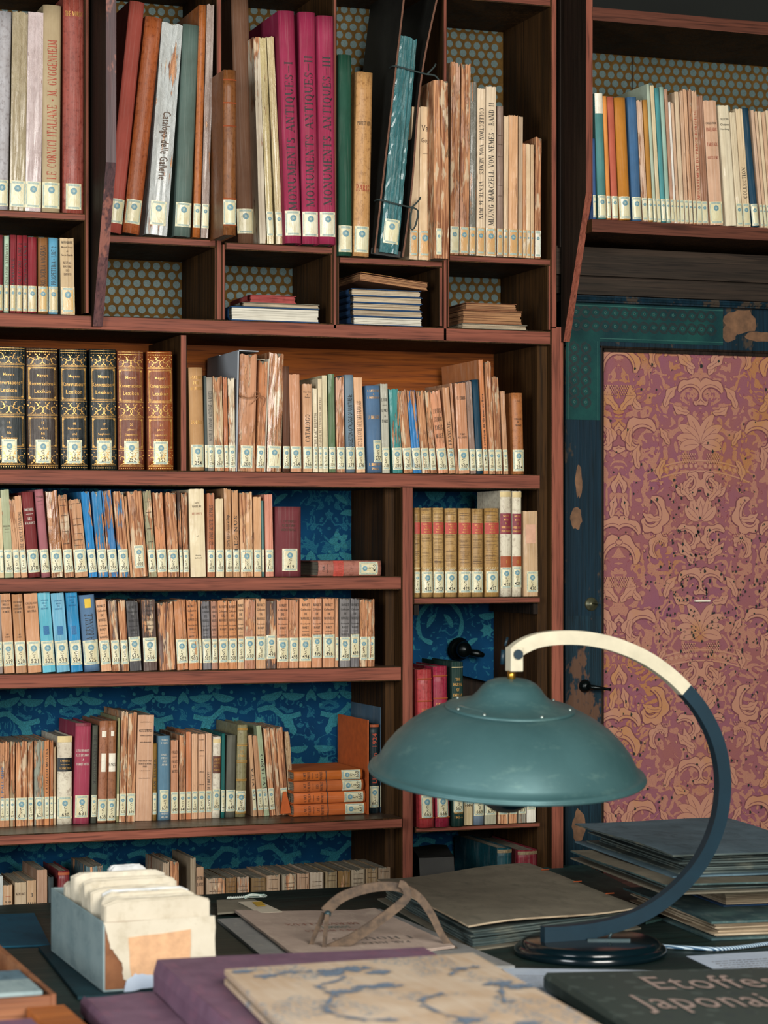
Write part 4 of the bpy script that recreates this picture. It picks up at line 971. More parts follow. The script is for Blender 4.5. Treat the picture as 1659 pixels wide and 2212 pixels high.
def blue_silk(bm, x0, x1, z0, z1, Y, ax):
    ct = [0]; lay = [0]
    def leaf(*a, **k_):
        lay[0] = (lay[0]+.00002) % .0004; leaf0(*a, **k_)
    def strip(*a):
        lay[0] = (lay[0]+.00002) % .0004; strip0(*a)
    def disc(*a):
        lay[0] = (lay[0]+.00002) % .0004; disc0(*a)
    K = 1.55; hw = .095*K; th = .20*K; zb = z0
    while zb < z1:
        base = ax-4*hw*6
        while base < x1+hw:
            if base > x0-hw:
                for s in (-1, 1):
                    def fm(u, v, s=s, base=base, zb=zb): ct[0] += 1; return Vector((min(max(base+s*min(max(u*K, 0), hw), x0), x1), Y-.0010-(.00001 if s < 0 else 0)-lay[0], min(max(zb+v*K, z0), z1)))
                    disc(bm, .052, .15, .0125, fm, 1, 20, 5, .32); disc(bm, .018, .092, .007, fm, 1, 18, 6, .3); disc(bm, .052, .15, .003, lambda u, v: fm(u, v)-Vector((0, .0004, 0)), 0, 6)
                    leaf(bm, .052, .135, .035, .011, R(-140), fm, 1, curl=-1); leaf(bm, .052, .132, .035, .011, R(-30), fm, 1, curl=1)
                    strip(bm, cat([(.015, .108, 0), (.035, .112, 0), (.055, .098, 0), (.08, .102, 0)], 4), [.0036]*13, lambda u, v: fm(u, v), 1)
                    strip(bm, cat([(.0, .075, 0), (.02, .068, 0), (.034, .048, 0), (.03, .022, 0), (.012, .012, 0)], 4), [.003+.0008*math.sin(i*1.4) for i in range(17)], fm, 1)
                    leaf(bm, .07, .072, .032, .013, R(100), fm, 1, curl=1.2, lobes=2); leaf(bm, .09, .055, .03, .010, R(210), fm, 1, curl=-1)
                    disc(bm, .075, .03, .009, fm, 1, 18, 6, .3); leaf(bm, .06, .018, .026, .008, R(200), fm, 1); leaf(bm, .05, .19, .028, .009, R(160), fm, 1, curl=1)
                    leaf(bm, .0, .15, .03, .010, R(75), fm, 1, curl=.6); leaf(bm, .0, .145, .026, .009, R(35), fm, 1, curl=.6); leaf(bm, .0, .185, .022, .01, R(-70), fm, 1)
                    leaf(bm, .088, .12, .028, .009, R(70), fm, 1, curl=-1); leaf(bm, .02, .035, .024, .008, R(110), fm, 1)
                    for q in range(6): disc(bm, .01+.014*q, .125+.012*math.sin(q*2.1), .0028, fm, 1, 6)
            base += 2*hw
        zb += th
def back_panel(root, name, x0, x1, z0, z1, kind, Y=YBK, ax=None):
    def f(bm):
        box(bm, x0, x1, Y, Y+.012, z0, z1)
        if kind == 'dot': wallpaper(bm, x0, x1, z0, z1, Y)
        if kind == 'silk': blue_silk(bm, x0, x1, z0, z1, Y, ax)
    return part(name, root, {'dot': ['dot_ground', 'dot_silver'], 'silk': ['silk_blue', 'silk_teal'], 'wood': ['wood_back'], 'dark': ['wood_dark']}[kind], f)
simple('plaster', '#171a17', .9, var=.2, scale=4); wood('floorboards', '#4e3a2a', '#3b2b20', '#2a1f18', 'X', .5)
wb = obj('wall_back', (lambda b: (box(b, -3, 4, .45, .55, 0, 3.2), b)[1])(bmesh.new()), 'plaster'); wb['kind'] = 'structure'
fl = obj('floor', (lambda b: (box(b, -3, 4, -5.2, .55, -.05, 0), b)[1])(bmesh.new()), 'floorboards'); fl['kind'] = 'structure'

# ---- lower bookcase
XL = XP(-90); X_R0, X_R1 = XP(1190), XP(1218)
lo = thing('bookcase', 'dark red-brown wooden bookcase with blue silk-lined shelves, left of the door', 'bookcase', ((XL+X_R1)/2, .13, 0))
board(lo, 'shelf', -90, 1190, 695, 31, 600)         # long board under the pigeonholes
lo.children[0].name = 'shelf'
board(lo, 'shelf', -90, 1168, 1019, 33)
board(lo, 'shelf', -90, 868, 1247, 30, 420)
board(lo, 'shelf', 893, 1168, 1290, 14, 1030)
board(lo, 'shelf', -90, 868, 1448, 32, 420)
board(lo, 'shelf', -90, 870, 1786, 23, 420, YL)
board(lo, 'shelf', 897, 1168, 1782, 11, 1030)
zN = ZN
part('shelf', lo, E3, lambda bm: box(bm, XL, X_R0, .0, YBK, zN-.025, zN, 0, 1, 2))
post(lo, 389, 404, 724, 1018, .004, None, 'divider')
post(lo, 868, 893, 1053, 1990, -.004, None, 'upright')
part('divider', lo, ['wood_side', 'wood_side'], lambda bm: box(bm, XP(848), XP(868)-.0005, .045, YBK, ZP(848, 1990), ZP(848, 1053)))
post(lo, 1190, 1218, 706, 2300, 0, None, 'upright')
part('divider', lo, ['wood_side', 'wood_side'], lambda bm: box(bm, XP(1168)+.001, XP(1190)-.0005, .02, YBK, 0, ZP(1168, 745)))
post(lo, -110, -90, 706, 2300, 0, None, 'upright')
part('plinth', lo, ['wood_dark'], lambda bm: box(bm, XL, X_R0, .02, YBK, 0, zN-.026))
back_panel(lo, 'back_panel', XL, X_R0, ZP(600, 1050), ZP(600, 705), 'wood')
part('back_batten', lo, ['patch_olive'], lambda bm: box(bm, XL, X_R0-.12, YBK-.006, YBK, ZP(400, 741, YBK), ZP(400, 738, YBK)))
back_panel(lo, 'silk_back_panel', XL, XP(868), zN, ZP(600, 1050), 'silk', YBK, XP(805, YBK))
back_panel(lo, 'silk_back_panel', XP(893), X_R0, ZP(1000, 1300), ZP(600, 1050), 'silk', YBK, XP(940, YBK))
def slant(bm):
    Y = YBK; x0, x1 = XP(893), XP(1074, Y); zt = ZP(1000, 1300)-.001
    za, zb = ZP(880, 1408, Y), ZP(1074, 1478, Y)
    v = [bm.verts.new(p) for p in ((x0, Y, za), (x1, Y, zb), (x1, Y, zt), (x0, Y, zt), (x0, Y+.01, za), (x1, Y+.01, zb), (x1, Y+.01, zt), (x0, Y+.01, zt))]
    for f in ((0, 1, 2, 3), (7, 6, 5, 4), (0, 4, 5, 1), (1, 5, 6, 2), (3, 2, 6, 7), (0, 3, 7, 4)): bm.faces.new([v[i] for i in f])
    blue_silk(bm, x0+.002, x1-.002, max(za, zb)+.0, zt, Y, XP(950, Y))
part('silk_back_panel', lo, ['silk_blue', 'silk_teal'], slant)
part('back_panel', lo, ['wood_dark'], lambda bm: box(bm, XP(893), X_R0, YBK+.03, YBK+.04, zN, ZP(1000, 1300)))
back_panel(lo, 'silk_back_panel', XP(893), XP(990, YBK), zN, ZP(1000, 1790), 'silk', YBK, XP(960, YBK))
for px in (897, 1155): part('shelf_cleat', lo, ['wood_dark'], lambda bm, px=px: box(bm, XP(px)+.001, XP(px)+.012, .01, YBK-.01, ZP(1030, 1328), ZP(1030, 1305)))
# black knob fixed on the blue silk
kn = thing('iron_knob', 'black glossy iron knob fixed on blue silk behind the lamp', 'knob', P(990, 1402, YBK-.012))
simple('black_iron', '#0c1414', .25, .6, .3, 200, .3, .6)
bm = bmesh.new(); lathe(bm, [(0, 0), (.024, .001), (.027, .006), (.02, .012), (.012, .016), (.014, .026), (.019, .034), (.015, .044), (.0, .047)], 20)
o = obj('knob', bm, 'black_iron', kn, True); o.rotation_euler = (R(90), 0, 0); o['label'] = 'glossy black turned knob'
bm = bmesh.new(); tube(bm, [(.014, -.02, -.006), (.036, -.03, -.010), (.05, -.032, -.014)], .006, 8, 0, [.008, .009, .005]); obj('lever', bm, 'black_iron', kn, True)

# ---- upper bookcase
up = thing('wall_bookcase', 'upper wooden bookcase with pigeonholes lined in dotted wallpaper', 'bookcase', ((XL+X_R1)/2, .13, ZP(600, 704)))
board(up, 'shelf', -90, 186, 457, 16, 90)
board(up, 'shelf', 217, 467, 512, 17, 350)
part('partition', up, ['wood_dark'], lambda bm: box(bm, XP(229, -.13), XP(251, -.13), .0005, YBK-.001, ZP(600, 694), ZP(229, -90, -.13)))
board(up, 'shelf', 487, 720, 528, 16, 600)
board(up, 'shelf', 733, 957, 559, 14, 840)
board(up, 'shelf', 970, 1190, 555, 14, 1080)
board(up, 'shelf', 966, 1190, -12, 17, 1080)
for a, b, y in ((-90, 186, -60), (217, 467, -75), (478, 720, -62), (728, 957, -60)): board(up, 'shelf', a, b, y, 17, (a+b)/2)
post(up, 183, 193, -90, 676, .0, None, 'upright')
for a, b, t in ((467, 479, 510), (719, 728, 529), (957, 966, 556)):
    post(up, a, b, -90, t+180, .0, None, 'upright')
for a, b, t, e in ((479, 487, 528, 690), (728, 733, 545, 700), (966, 971, 556, 706), (464, 467, 530, 690), (714, 719, 540, 698), (949, 957, 572, 704)):
    post(up, a, b, t, e, .003, None, 'divider')
post(up, 1190, 1203, -90, 708, .0, None, 'upright')
post(up, 1183, 1190, 568, 712, .003, None, 'divider')
back_panel(up, 'dotted_back_panel', XL, X_R0, ZP(600, 690), ZP(600, -110), 'dot')
br = thing('bracket_panel', 'weathered purple-brown slanting support between the two top left shelves', 'bracket', P(228, 705, -.06))
def bracket(root, px0, px1, yk, pxb, yb):
    Y0 = -.13; x0, x1 = XP(px0, Y0), XP(px1, Y0); zk = ZP(px0, yk, Y0); zb = ZP(pxb, yb, -.01); zt = 2.9 if False else ZP(px0, -90, Y0)
    prof = [(Y0, zt), (Y0, zk), (-.012, zb), (YBK*.0+.0, zb), (.0, zt)]
    def f(bm):
        A = [bm.verts.new((x0, y, z)) for y, z in prof]; B = [bm.verts.new((x1, y, z)) for y, z in prof]; n = len(prof)
        bm.faces.new(A[::-1]).material_index = 0; bm.faces.new(B).material_index = 0
        for i in range(n):
            q = bm.faces.new((A[i], A[(i+1) % n], B[(i+1) % n], B[i])); q.material_index = 1 if i < 2 else 0
        bmesh.ops.recalc_face_normals(bm, faces=bm.faces[:])
    return part('side_board', root, ['wood_dark', 'wood_bracket'], f)
bracket(br, 229, 251, 350, 206, 705)

# ---- unit over the door
od = thing('door_bookcase', 'dark wooden bookshelf unit projecting above the damask door', 'bookcase', P(1450, 520, -.05))
Y0 = YF-.005; YK = .17
bracket(od, 1266, 1280, 415, 1207, 738); od.children[0].data.materials[1] = M['wood_edge_Z']
def bd(py, th, mi_edge='wood_top'):
    z = ZP(1460, py, Y0); z2 = ZP(1460, py+th, Y0)
    o = part('shelf', od, ['wood_side', 'wood_edge_dark', 'wood_top'], lambda bm: box(bm, XP(1280, Y0)+.0003, 1.35, Y0+.003, YK, z2, z, 0, 1, 2)); return o
bd(482, 27); bd(30, 28)
part('partition', od, ['wood_dark'], lambda bm: box(bm, XP(1266, Y0), XP(1280, Y0), .0005, YK+.02, ZP(1450, 545, 0), ZP(1266, -90, Y0)))
back_panel(od, 'dotted_back_panel', XP(1280, Y0)+.001, 1.35, ZP(1460, 505, Y0), ZP(1460, 30, Y0), 'dot', YK)
sx = XP(1364, YK); part('panel_seam', od, ['wood_dark'], lambda bm: box(bm, sx, sx+.0025, YK-.0012, YK-.0007, ZP(1364, 300, YK), ZP(1364, 60, YK)))

# ---- door
YD = .03
dr = thing('door_1', 'pink damask-lined door with worn blue painted frame', 'door', (XP(1450, YD), YD, 0), kind='structure')
bl = thing('trim_1', 'dark weathered wooden lintel beam above the damask door', 'lintel', (XP(1450, YD), YD, ZP(1450, 650, YD)), kind='structure')
part('lintel_board', bl, ['wood_lintel'], lambda bm: (box(bm, XP(1203, .0), 1.35, .03, .16, ZP(1400, 641, .03), ZP(1400, 540, .03)), box(bm, XP(1203, .0), 1.35, .014, .03, ZP(1400, 600, .014), ZP(1400, 540, .014))))
part('lintel_moulding', bl, ['paint_blue'], lambda bm: (box(bm, XP(1219, .0), 1.35, .012, .16, ZP(1400, 657, .012), ZP(1400, 643, .012)), tube(bm, [(XP(1219), .012, ZP(1400, 650, .012)), (1.35, .012, ZP(1400, 650, .012))], .004, 8)))
zR = ZP(1450, 752, YD)
part('top_rail', dr, ['paint_blue'], lambda bm: box(bm, XP(1221, YD), 1.35, YD, YD+.04, zR, ZP(1450, 660, YD)))
part('stile', dr, ['paint_blue'], lambda bm: box(bm, XP(1221, YD), XP(1299, YD), YD-.0005, YD+.04, ZP(1260, 1330, YD), ZP(1260, 750, YD)))
part('stile', dr, ['paint_blue_lower'], lambda bm: box(bm, XP(1221, YD), XP(1299, YD), YD-.0005, YD+.04, .02, ZP(1260, 1330, YD)))
xs = XP(1299, YD)
def mould(bm):
    box(bm, xs, xs+.009, YD+.006, YD+.04, .02, zR); box(bm, xs, 1.35, YD+.006, YD+.04, zR-.012, zR)
    tube(bm, [(xs+.0015, YD+.003, .02), (xs+.0015, YD+.003, zR)], .003, 8); tube(bm, [(xs, YD+.003, zR-.002), (1.35, YD+.003, zR-.002)], .003, 8)
part('moulding', dr, ['wood_dark'], mould)
xd = xs+.0085; zT = zR-.012
def dmk(bm):
    z0 = ZP(1450, 1960, YD); box(bm, xd, 1.30, YD+.014, YD+.03, z0, zT)
    damask(bm, xd, XP(1760, YD), z0, zT, XP(1519, YD), YD+.014)
    rg = random.Random(3); n = 0
    while n < 560:
        px = rg.uniform(1305, 1700); py = 1010+rg.random()**1.0*760 if rg.random() < .93 else rg.uniform(780, 1010)
        dens = math.exp(-((px-1545)/110)**2)*math.exp(-((py-1270)/230)**2)+.18
        if rg.random() > dens: continue
        p = P(px, py, YD+.0105); n += 1; r = rg.uniform(.0009, .0026)
        disc(bm, p.x, p.z, r, lambda u, v: Vector((u, YD+.0105, v)), 3, 7, 3, .25, r*rg.uniform(1, 2.0), rg.random()*6)
    p = P(1520, 790, YD); disc(bm, p.x, p.z, .0035, lambda u, v: Vector((u, YD+.0105, v)), 3, 9, 3, .2, .005)
part('damask_panel', dr, ['damask_ground', 'damask_figure', 'damask_outline', 'worm_hole'], dmk)
part('wooden_slat', dr, ['patch_white'], lambda bm: box(bm, XP(1505, YD), XP(1537, YD), YD+.006, YD+.0125, ZP(1520, 1300, YD), ZP(1520, 1296, YD)))
def green(bm):
    Y = YD-.0016; xa, xb, xc = XP(1222, YD), XP(1295, YD), XP(1561, YD); z1 = ZP(1400, 660, YD); z2 = ZP(1400, 741, YD); z3 = ZP(1260, 907, YD)
    box(bm, xa, xc, Y, YD, z2, z1); box(bm, xa, xb, Y, YD, z3, z2)
    def fm(x, z): return Vector((x, Y-.0004, z))
    def fm2(x, z): return Vector((x, Y-.0008, z))
    def row(x0, x1, zc, vert, off):
        p = .0240; n = int(abs(x1-x0)/p)
        for i in range(n):
            c = x0+p*(i+.5)*(1 if x1 > x0 else -1)
            for r in (.0125, .0103, .0080):
                for s in (0, math.pi):
                    pts = spiral(0, 0, r*.9, r*1.15, s+.5, 2.7, 9)
                    tr = [((c+a, zc+b) if not vert else (zc+b, c+a)) for a, b in pts]
                    strip(bm, tr, [.0007]*len(tr), fm, 1)
            cc = (c, zc) if not vert else (zc, c); disc(bm, cc[0], cc[1], .0034, fm, 2, 10, 5, .2); disc(bm, cc[0], cc[1], .0018, fm2, 1, 8)
            for s in (-1, 1):
                pts = [(c-p/2+p*q/8, zc+s*.0125*math.cos((q/8-.5)*math.pi)) for q in range(9)]
                tr = pts if not vert else [(b, a) for a, b in pts]; strip(bm, tr, [.0007]*9, fm, 1)
    for off in (.014, .044): row(xa+.012, xc-.004, z1-off-.006, False, 0)
    for off in (.02, .048): row(z2-.004, z3+.004, xa+off, True, 0)
    for (a, b, c_, d) in ((xa+.004, xc, z1-.006, z1-.0045), (xb+.0, xc, z2+.006, z2+.0075)): quad(bm, a, b, c_, d, fm, 2)
    quad(bm, xa+.006, xa+.0075, z3, z1, fm, 2); quad(bm, xb-.006, xb-.0045, z3, z2, fm, 2)
o = part('embossed_paper_strip', dr, ['green_paper', 'green_line', 'green_dark'], green); o['label'] = 'green embossed knotwork paper strip'
def torn(bm):
    rg = random.Random(4); Y = YD-.0007
    for (px, py, rx, ry) in ((1600, 695, 44, 30), (1575, 720, 20, 22), (1640, 728, 40, 12), (1250, 1040, 9, 40), (1245, 1120, 14, 26), (1250, 1785, 16, 40)):
        Y -= .00006
        p = P(px, py, Y); k_ = .001
        vs = [bm.verts.new((p.x+rx*k_*math.cos(a*.35)*rg.uniform(.8, 1.1), Y, p.z+ry*k_*math.sin(a*.35)*rg.uniform(.8, 1.1))) for a in range(18)]
        c = bm.verts.new((p.x, Y, p.z))
        for i in range(18): bm.faces.new((c, vs[i], vs[(i+1) % 18]))
simple('bare_wood', '#6e4d33', .7, var=.5, scale=40)
part('bare_wood_patch', dr, ['bare_wood'], torn)
def lock(bm):
    pass
p = P(1277, 1305, YD-.002)
def turned(name, prof, px, py, mat, Y=YD-.001, parent=dr, n=20):
    bm = bmesh.new(); lathe(bm, prof, n); o = obj(name, bm, mat, parent, True); o.rotation_euler = (R(90), 0, 0); o.location = P(px, py, Y)-parent.location; return o
simple('old_brass', '#5b5a44', .4, .6, .5, 90)
lk = turned('lock', [(0, .006), (.008, .006), (.0085, .004), (.014, .004), (.0155, .0), (.0155, -.002)], 1277, 1305, 'old_brass')
bm = bmesh.new(); box(bm, -.001, .014, .002, .0035, .006, .02); o = obj('key', bm, 'old_brass', lk)
hd = turned('handle_rosette', [(0, .014), (.009, .014), (.011, .009), (.0135, .006), (.0145, 0)], 1263, 1482, 'black_iron')
bm = bmesh.new(); tube(bm, [(0, 0, .01), (.012, -.002, .024), (.03, -.004, .026), (.045, -.0065, .026), (.051, -.007, .026)], .004, 10, 0, [.005, .0055, .0038, .003, .0042]); obj('lever', bm, 'black_iron', hd, True)
# ------------------------------------------------------------------ things lying flat in the pigeonholes
def folio(name, label, quadw, z0, z1, covm, pagem, cat_='folio', group=None, t=.0035, spine=0, wav=.004, layers=9, over=.006, coverlabel=None, inset=None, open_=(), edge=None):
    """a closed book or folder lying flat; quadw: 4 world corners, spine along edge 'spine'"""
    c = sum((Vector((q[0], q[1], 0)) for q in quadw), Vector())/4
    root = thing(name, label, cat_, (c.x, c.y, z0), group=group); rg = random.Random(int(c.x*9999)+int(z1*1e4))
    q = [Vector((v[0]-c.x, v[1]-c.y, 0)) for v in quadw]; h = z1-z0
    def cover(bm):
        prism(bm, q, 0, t); top = bm.verts
        # top board, gently warped
        n = 10; G_ = []
        for i in range(n+1):
            row = []
            for j in range(n+1):
                u, v = i/n, j/n; p_ = (q[0]*(1-u)+q[1]*u)*(1-v)+(q[3]*(1-u)+q[2]*u)*v
                dz = wav*(.5*math.sin(u*5.3+c.x*9)*math.sin(v*4.1+1)-.25)
                row.append((bm.verts.new((p_.x, p_.y, h+dz)), bm.verts.new((p_.x, p_.y, h-t+dz))))
            G_.append(row)
        for i in range(n):
            for j in range(n):
                bm.faces.new((G_[i][j][0], G_[i+1][j][0], G_[i+1][j+1][0], G_[i][j+1][0])); bm.faces.new((G_[i][j][1], G_[i][j+1][1], G_[i+1][j+1][1], G_[i+1][j][1]))
        for a in range(n):
            for (A, B) in ((G_[a][0], G_[a+1][0]), (G_[n][a], G_[n][a+1]), (G_[a+1][n], G_[a][n]), (G_[0][a+1], G_[0][a])):
                f = bm.faces.new((A[1], B[1], B[0], A[0])); f.material_index = 1
        if spine is not None:
            a, b = q[spine], q[(spine+1) % 4]; d = (b-a).normalized(); nn = Vector((d.y, -d.x, 0))
            if nn.dot(a) < 0: nn = -nn
            pts = [(a+nn*.0, 0), (a+nn*.006, h*.25), (a+nn*.006, h*.75), (a, h)]
            A = [bm.verts.new((p_.x, p_.y, z)) for p_, z in pts]; B = [bm.verts.new((p_.x+(b-a).x, p_.y+(b-a).y, z)) for p_, z in pts]
            for i in range(3): bm.faces.new((A[i], B[i], B[i+1], A[i+1]))
    bm = bmesh.new(); cover(bm); bmesh.ops.recalc_face_normals(bm, faces=bm.faces[:])
    cv = obj('cover', bm, [covm, edge or covm], root)
    if coverlabel: cv['label'] = coverlabel
    bm = bmesh.new(); zz = t+.0002; lh = (h-2*t-wav)/layers
    for i in range(layers):
        ov = over*rg.uniform(.5, 1.7); s = []
        for k_, p_ in enumerate(q):
            a = (q[(k_+1) % 4]-p_).normalized(); b = (q[k_-1]-p_).normalized(); s.append(p_+a*ov+b*ov)
        n = 12; ring = []
        for e in range(4):
            for m in range(n):
                p_ = s[e]*(1-m/n)+s[(e+1) % 4]*(m/n); cc = p_*(1-rg.uniform(0, .008)); ring.append((cc.x, cc.y))
        prism(bm, ring, zz, zz+lh*rg.uniform(.8, .97)); zz += lh
    obj('page_block', bm, pagem, root)
    return root
for n_, a, b, c_ in (('board_slate', '#5f7884', '#4f6873', '#3d525c'), ('board_taupe', '#7b7565', '#6b6658', '#5a584c'), ('board_teal_dark', '#12343c', '#0f2a32', '#0a2026'),
                     ('board_marble', '#47615f', '#2f4549', '#6b7a74'), ('board_purple', '#775a6c', '#664a5c', '#84586a'), ('board_grey', '#8d8d8a', '#7e7f7e', '#9c9a92'),
                     ('paper_pinkish', '#b9a597', '#a99689', '#c9b7a6'), ('paper_white', '#c3cedb', '#b4c1d2', '#a9b6c4'), ('paper_cream', '#cec5b1', '#c3b9a4', '#b3a891'),
                     ('card_grey', '#8fa0a0', '#7c9092', '#6b7f82'), ('cloth_bluebook', '#24476d', '#1d3a5c', '#1a3350'), ('cloth_redbook', '#a34a45', '#8f3c39', '#7b332f'), ('board_teal', '#0e4a5e', '#0c3f54', '#0b3546'),
                     ('board_green_grey', '#31504c', '#223c3a', '#44605a'), ('board_yellow', '#c4a03c', '#b08c2e', '#a58735'), ('board_brown', '#8a5c3c', '#74492e', '#5f3b26')):
    k = NB(n_, .78, 0, .3); k.co(True); c = k.mix(k.step(k.noise(14, 4), .35, .65), hx(a), hx(b)); c = k.mix(k.step(k.noise((40, 14, 30), 5, .7), .52, .68, 0, .7), c, hx(c_))
    k.color(c); k.bump(k.noise(90, 3), .25, .001); M[n_] = k.m
simple('string', '#8a5a3a', .8); simple('string_dark', '#2c3836', .8)
def rect(px0, px1, Y, d, rot=0):
    x0, x1 = XP(px0, Y), XP(px1, Y); return [(x0, Y), (x1, Y), (x1+rot, Y+d), (x0+rot, Y+d)]
def flat_stack(rows, zs, Y):
    for (name, lab, px0, px1, th, cm, pm, grp, d, y, sp) in rows:
        folio(name, lab, rect(px0, px1, Y+y, d), zs, zs+th, cm, pm, 'book', grp, t=.0014 if th < .02 else .0022, spine=sp, wav=.0006, layers=5, over=.002); zs += th+.0004
def niches():
    g = 'books lying flat in the pigeonholes'
    flat_stack([('hardcover_book', 'thick white-paged book with blue cover lying flat in pigeonhole', 500, 690, .030, 'cloth_bluebook', 'pages_white', g, .17, 0, 3),
                ('pamphlet', 'frayed grey-brown pamphlet between blue and red flat books', 524, 690, .009, 'board_taupe', 'pages_flat', g, .16, .002, 3),
                ('hardcover_book', 'small red book topmost of the flat pile beside empty pigeonhole', 540, 640, .016, 'cloth_redbook', 'cloth_redbook', g, .13, .004, 3)], Z2+.0004, .005)
    rows = [('hardcover_book', 'white-paged blue album, lowest of the flat pile in third pigeonhole', 764, 912, .018, 'cloth_bluebook', 'pages_white', g, .2, 0, 3)]
    for i, w in enumerate(('second lowest', 'third lowest', 'third from top', 'second from top')):
        rows.append(('hardcover_book', 'thin blue album with brown pages, %s of the flat pile' % w, 762-(i == 3)*3, 913-(i % 2)*3, .0145, 'cloth_bluebook', 'pages_flat', g, .2, .002*i, 3))
    flat_stack(rows, Z2+.0004, .005)
    z = Z2+.0004+.0184+4*.0149; q = rect(776, 924, .005, .18)
    r = folio('brochure', 'brown brochure with yellow cover, tilted on top of blue albums', q, z, z+.018, 'board_brown', 'pages_brown', 'book', g, t=.001, spine=None, wav=.002, layers=5, over=.001)
    r.rotation_euler = (0, R(6), 0); r.location.z += .0085
    bm = bmesh.new(); box(bm, -.075, -.005, -.085, .085, .0186, .0192); o = obj('cover_flap', bm, 'board_yellow', r)
    flat_stack([('paperback_book', 'crumpled grey-brown booklet, lowest of the pile in last pigeonhole', 998, 1139, .011, 'board_taupe', 'pages_flat', g, .17, 0, None),
                ('paperback_book', 'thick brown-paged booklet, middle of the pile in last pigeonhole', 1000, 1128, .030, 'board_brown', 'pages_brown', g, .17, .001, None),
                ('paperback_book', 'thin brown booklet on top of the pile in last pigeonhole', 1006, 1116, .015, 'board_brown', 'pages_brown', g, .17, .003, None)], Z2+.0004, .005)
# ------------------------------------------------------------------ portfolio tied with ribbon on shelf E
def portfolio():
    Y = -.02; base = P(838, 552, Y); h = ZP(860, -34, Y)-ZE; th = math.atan2(XP(918, Y)-XP(838, Y), ZP(918, 0, Y)-ZE)
    r = thing('tied_portfolio', 'tall dark portfolio tied with ribbons around a blue-green plastic-wrapped spine', 'portfolio', (XP(838, Y), Y, ZE+.006), (0, th*.62, 0))
    simple('board_black', '#1b1a15', .55, var=.5, scale=30, bump=.2); simple('board_rim', '#6b4633', .8, var=.4, scale=90)
    for s, x in ((-1, -.030), (1, .034)):
        bm = bmesh.new(); n = 14; rows = []
        for j in range(n+1):
            f = j/n; dx = (.016*f*f if s > 0 else .010*f)*1.6+(.005*math.sin(f*7) if s > 0 else 0)
            rows.append([bm.verts.new((x+dx+a, b, h*f)) for a, b in ((-.002, 0), (.002, 0), (.002, .22), (-.002, .22))])
        for a, b in zip(rows, rows[1:]):
            for i in range(4):
                f_ = bm.faces.new((a[i], a[(i+1) % 4], b[(i+1) % 4], b[i])); f_.material_index = 1 if i == 0 else 0
        bm.faces.new(rows[0][::-1]); bm.faces.new(rows[-1]); obj('board', bm, ['board_black', 'board_rim'], r)
    bm = bmesh.new(); box(bm, -.034, .034, .012, .21, -.001, .012); obj('base_board', bm, 'board_black', r)
    w = .042; hh = h*.80; cv = obj('wrapped_spine', shell(w, hh, .2, .0015, .004, .002, .0012, 10, 40), 'plastic_cover', r); cv.color = hx('#3f7478', .2); cv.location = (.003, .004, .004)
    bm = bmesh.new(); box(bm, -w/2+.002, w/2-.002, .004, .195, .002, hh-.004); o = obj('page_block', bm, 'pages', r); o.location = (.003, .004, .004)
    lb = add_label(r, w, .004, .02, .072, .034, 0, None, '#ddd6ae'); lb.location = (.003, .002, .004)
    for f, nm in ((.19, 'ribbon'), (.685, 'ribbon')):
        z = h*f; bm = bmesh.new(); o = .010*f*1.6
        tube(bm, cat([(-.034+o, .03, z+.004), (-.034+o, -.003, z+.002), (0+o, -.008, z-.002), (.040+o, -.003, z-.004), (.048+o, .004, z-.002)], 5), .0018, 6)
        tube(bm, cat([(.04+o, -.004, z-.004), (.052+o, -.012, z-.012), (.048+o, -.012, z-.045), (.040+o, -.01, z-.05), (.038+o, -.008, z-.02), (.041+o, -.005, z-.004)] if f < .5 else [(.04+o, -.004, z-.004), (.055+o, -.012, z-.006), (.066+o, -.012, z-.016), (.07+o, -.01, z-.03)], 5), .0019, 6)
        tube(bm, cat([(.04+o, -.004, z-.004), (.052+o, -.01, z+.012), (.056+o, -.008, z+.02)], 4), .0019, 6)
        obj(nm, bm, 'string_dark', r)
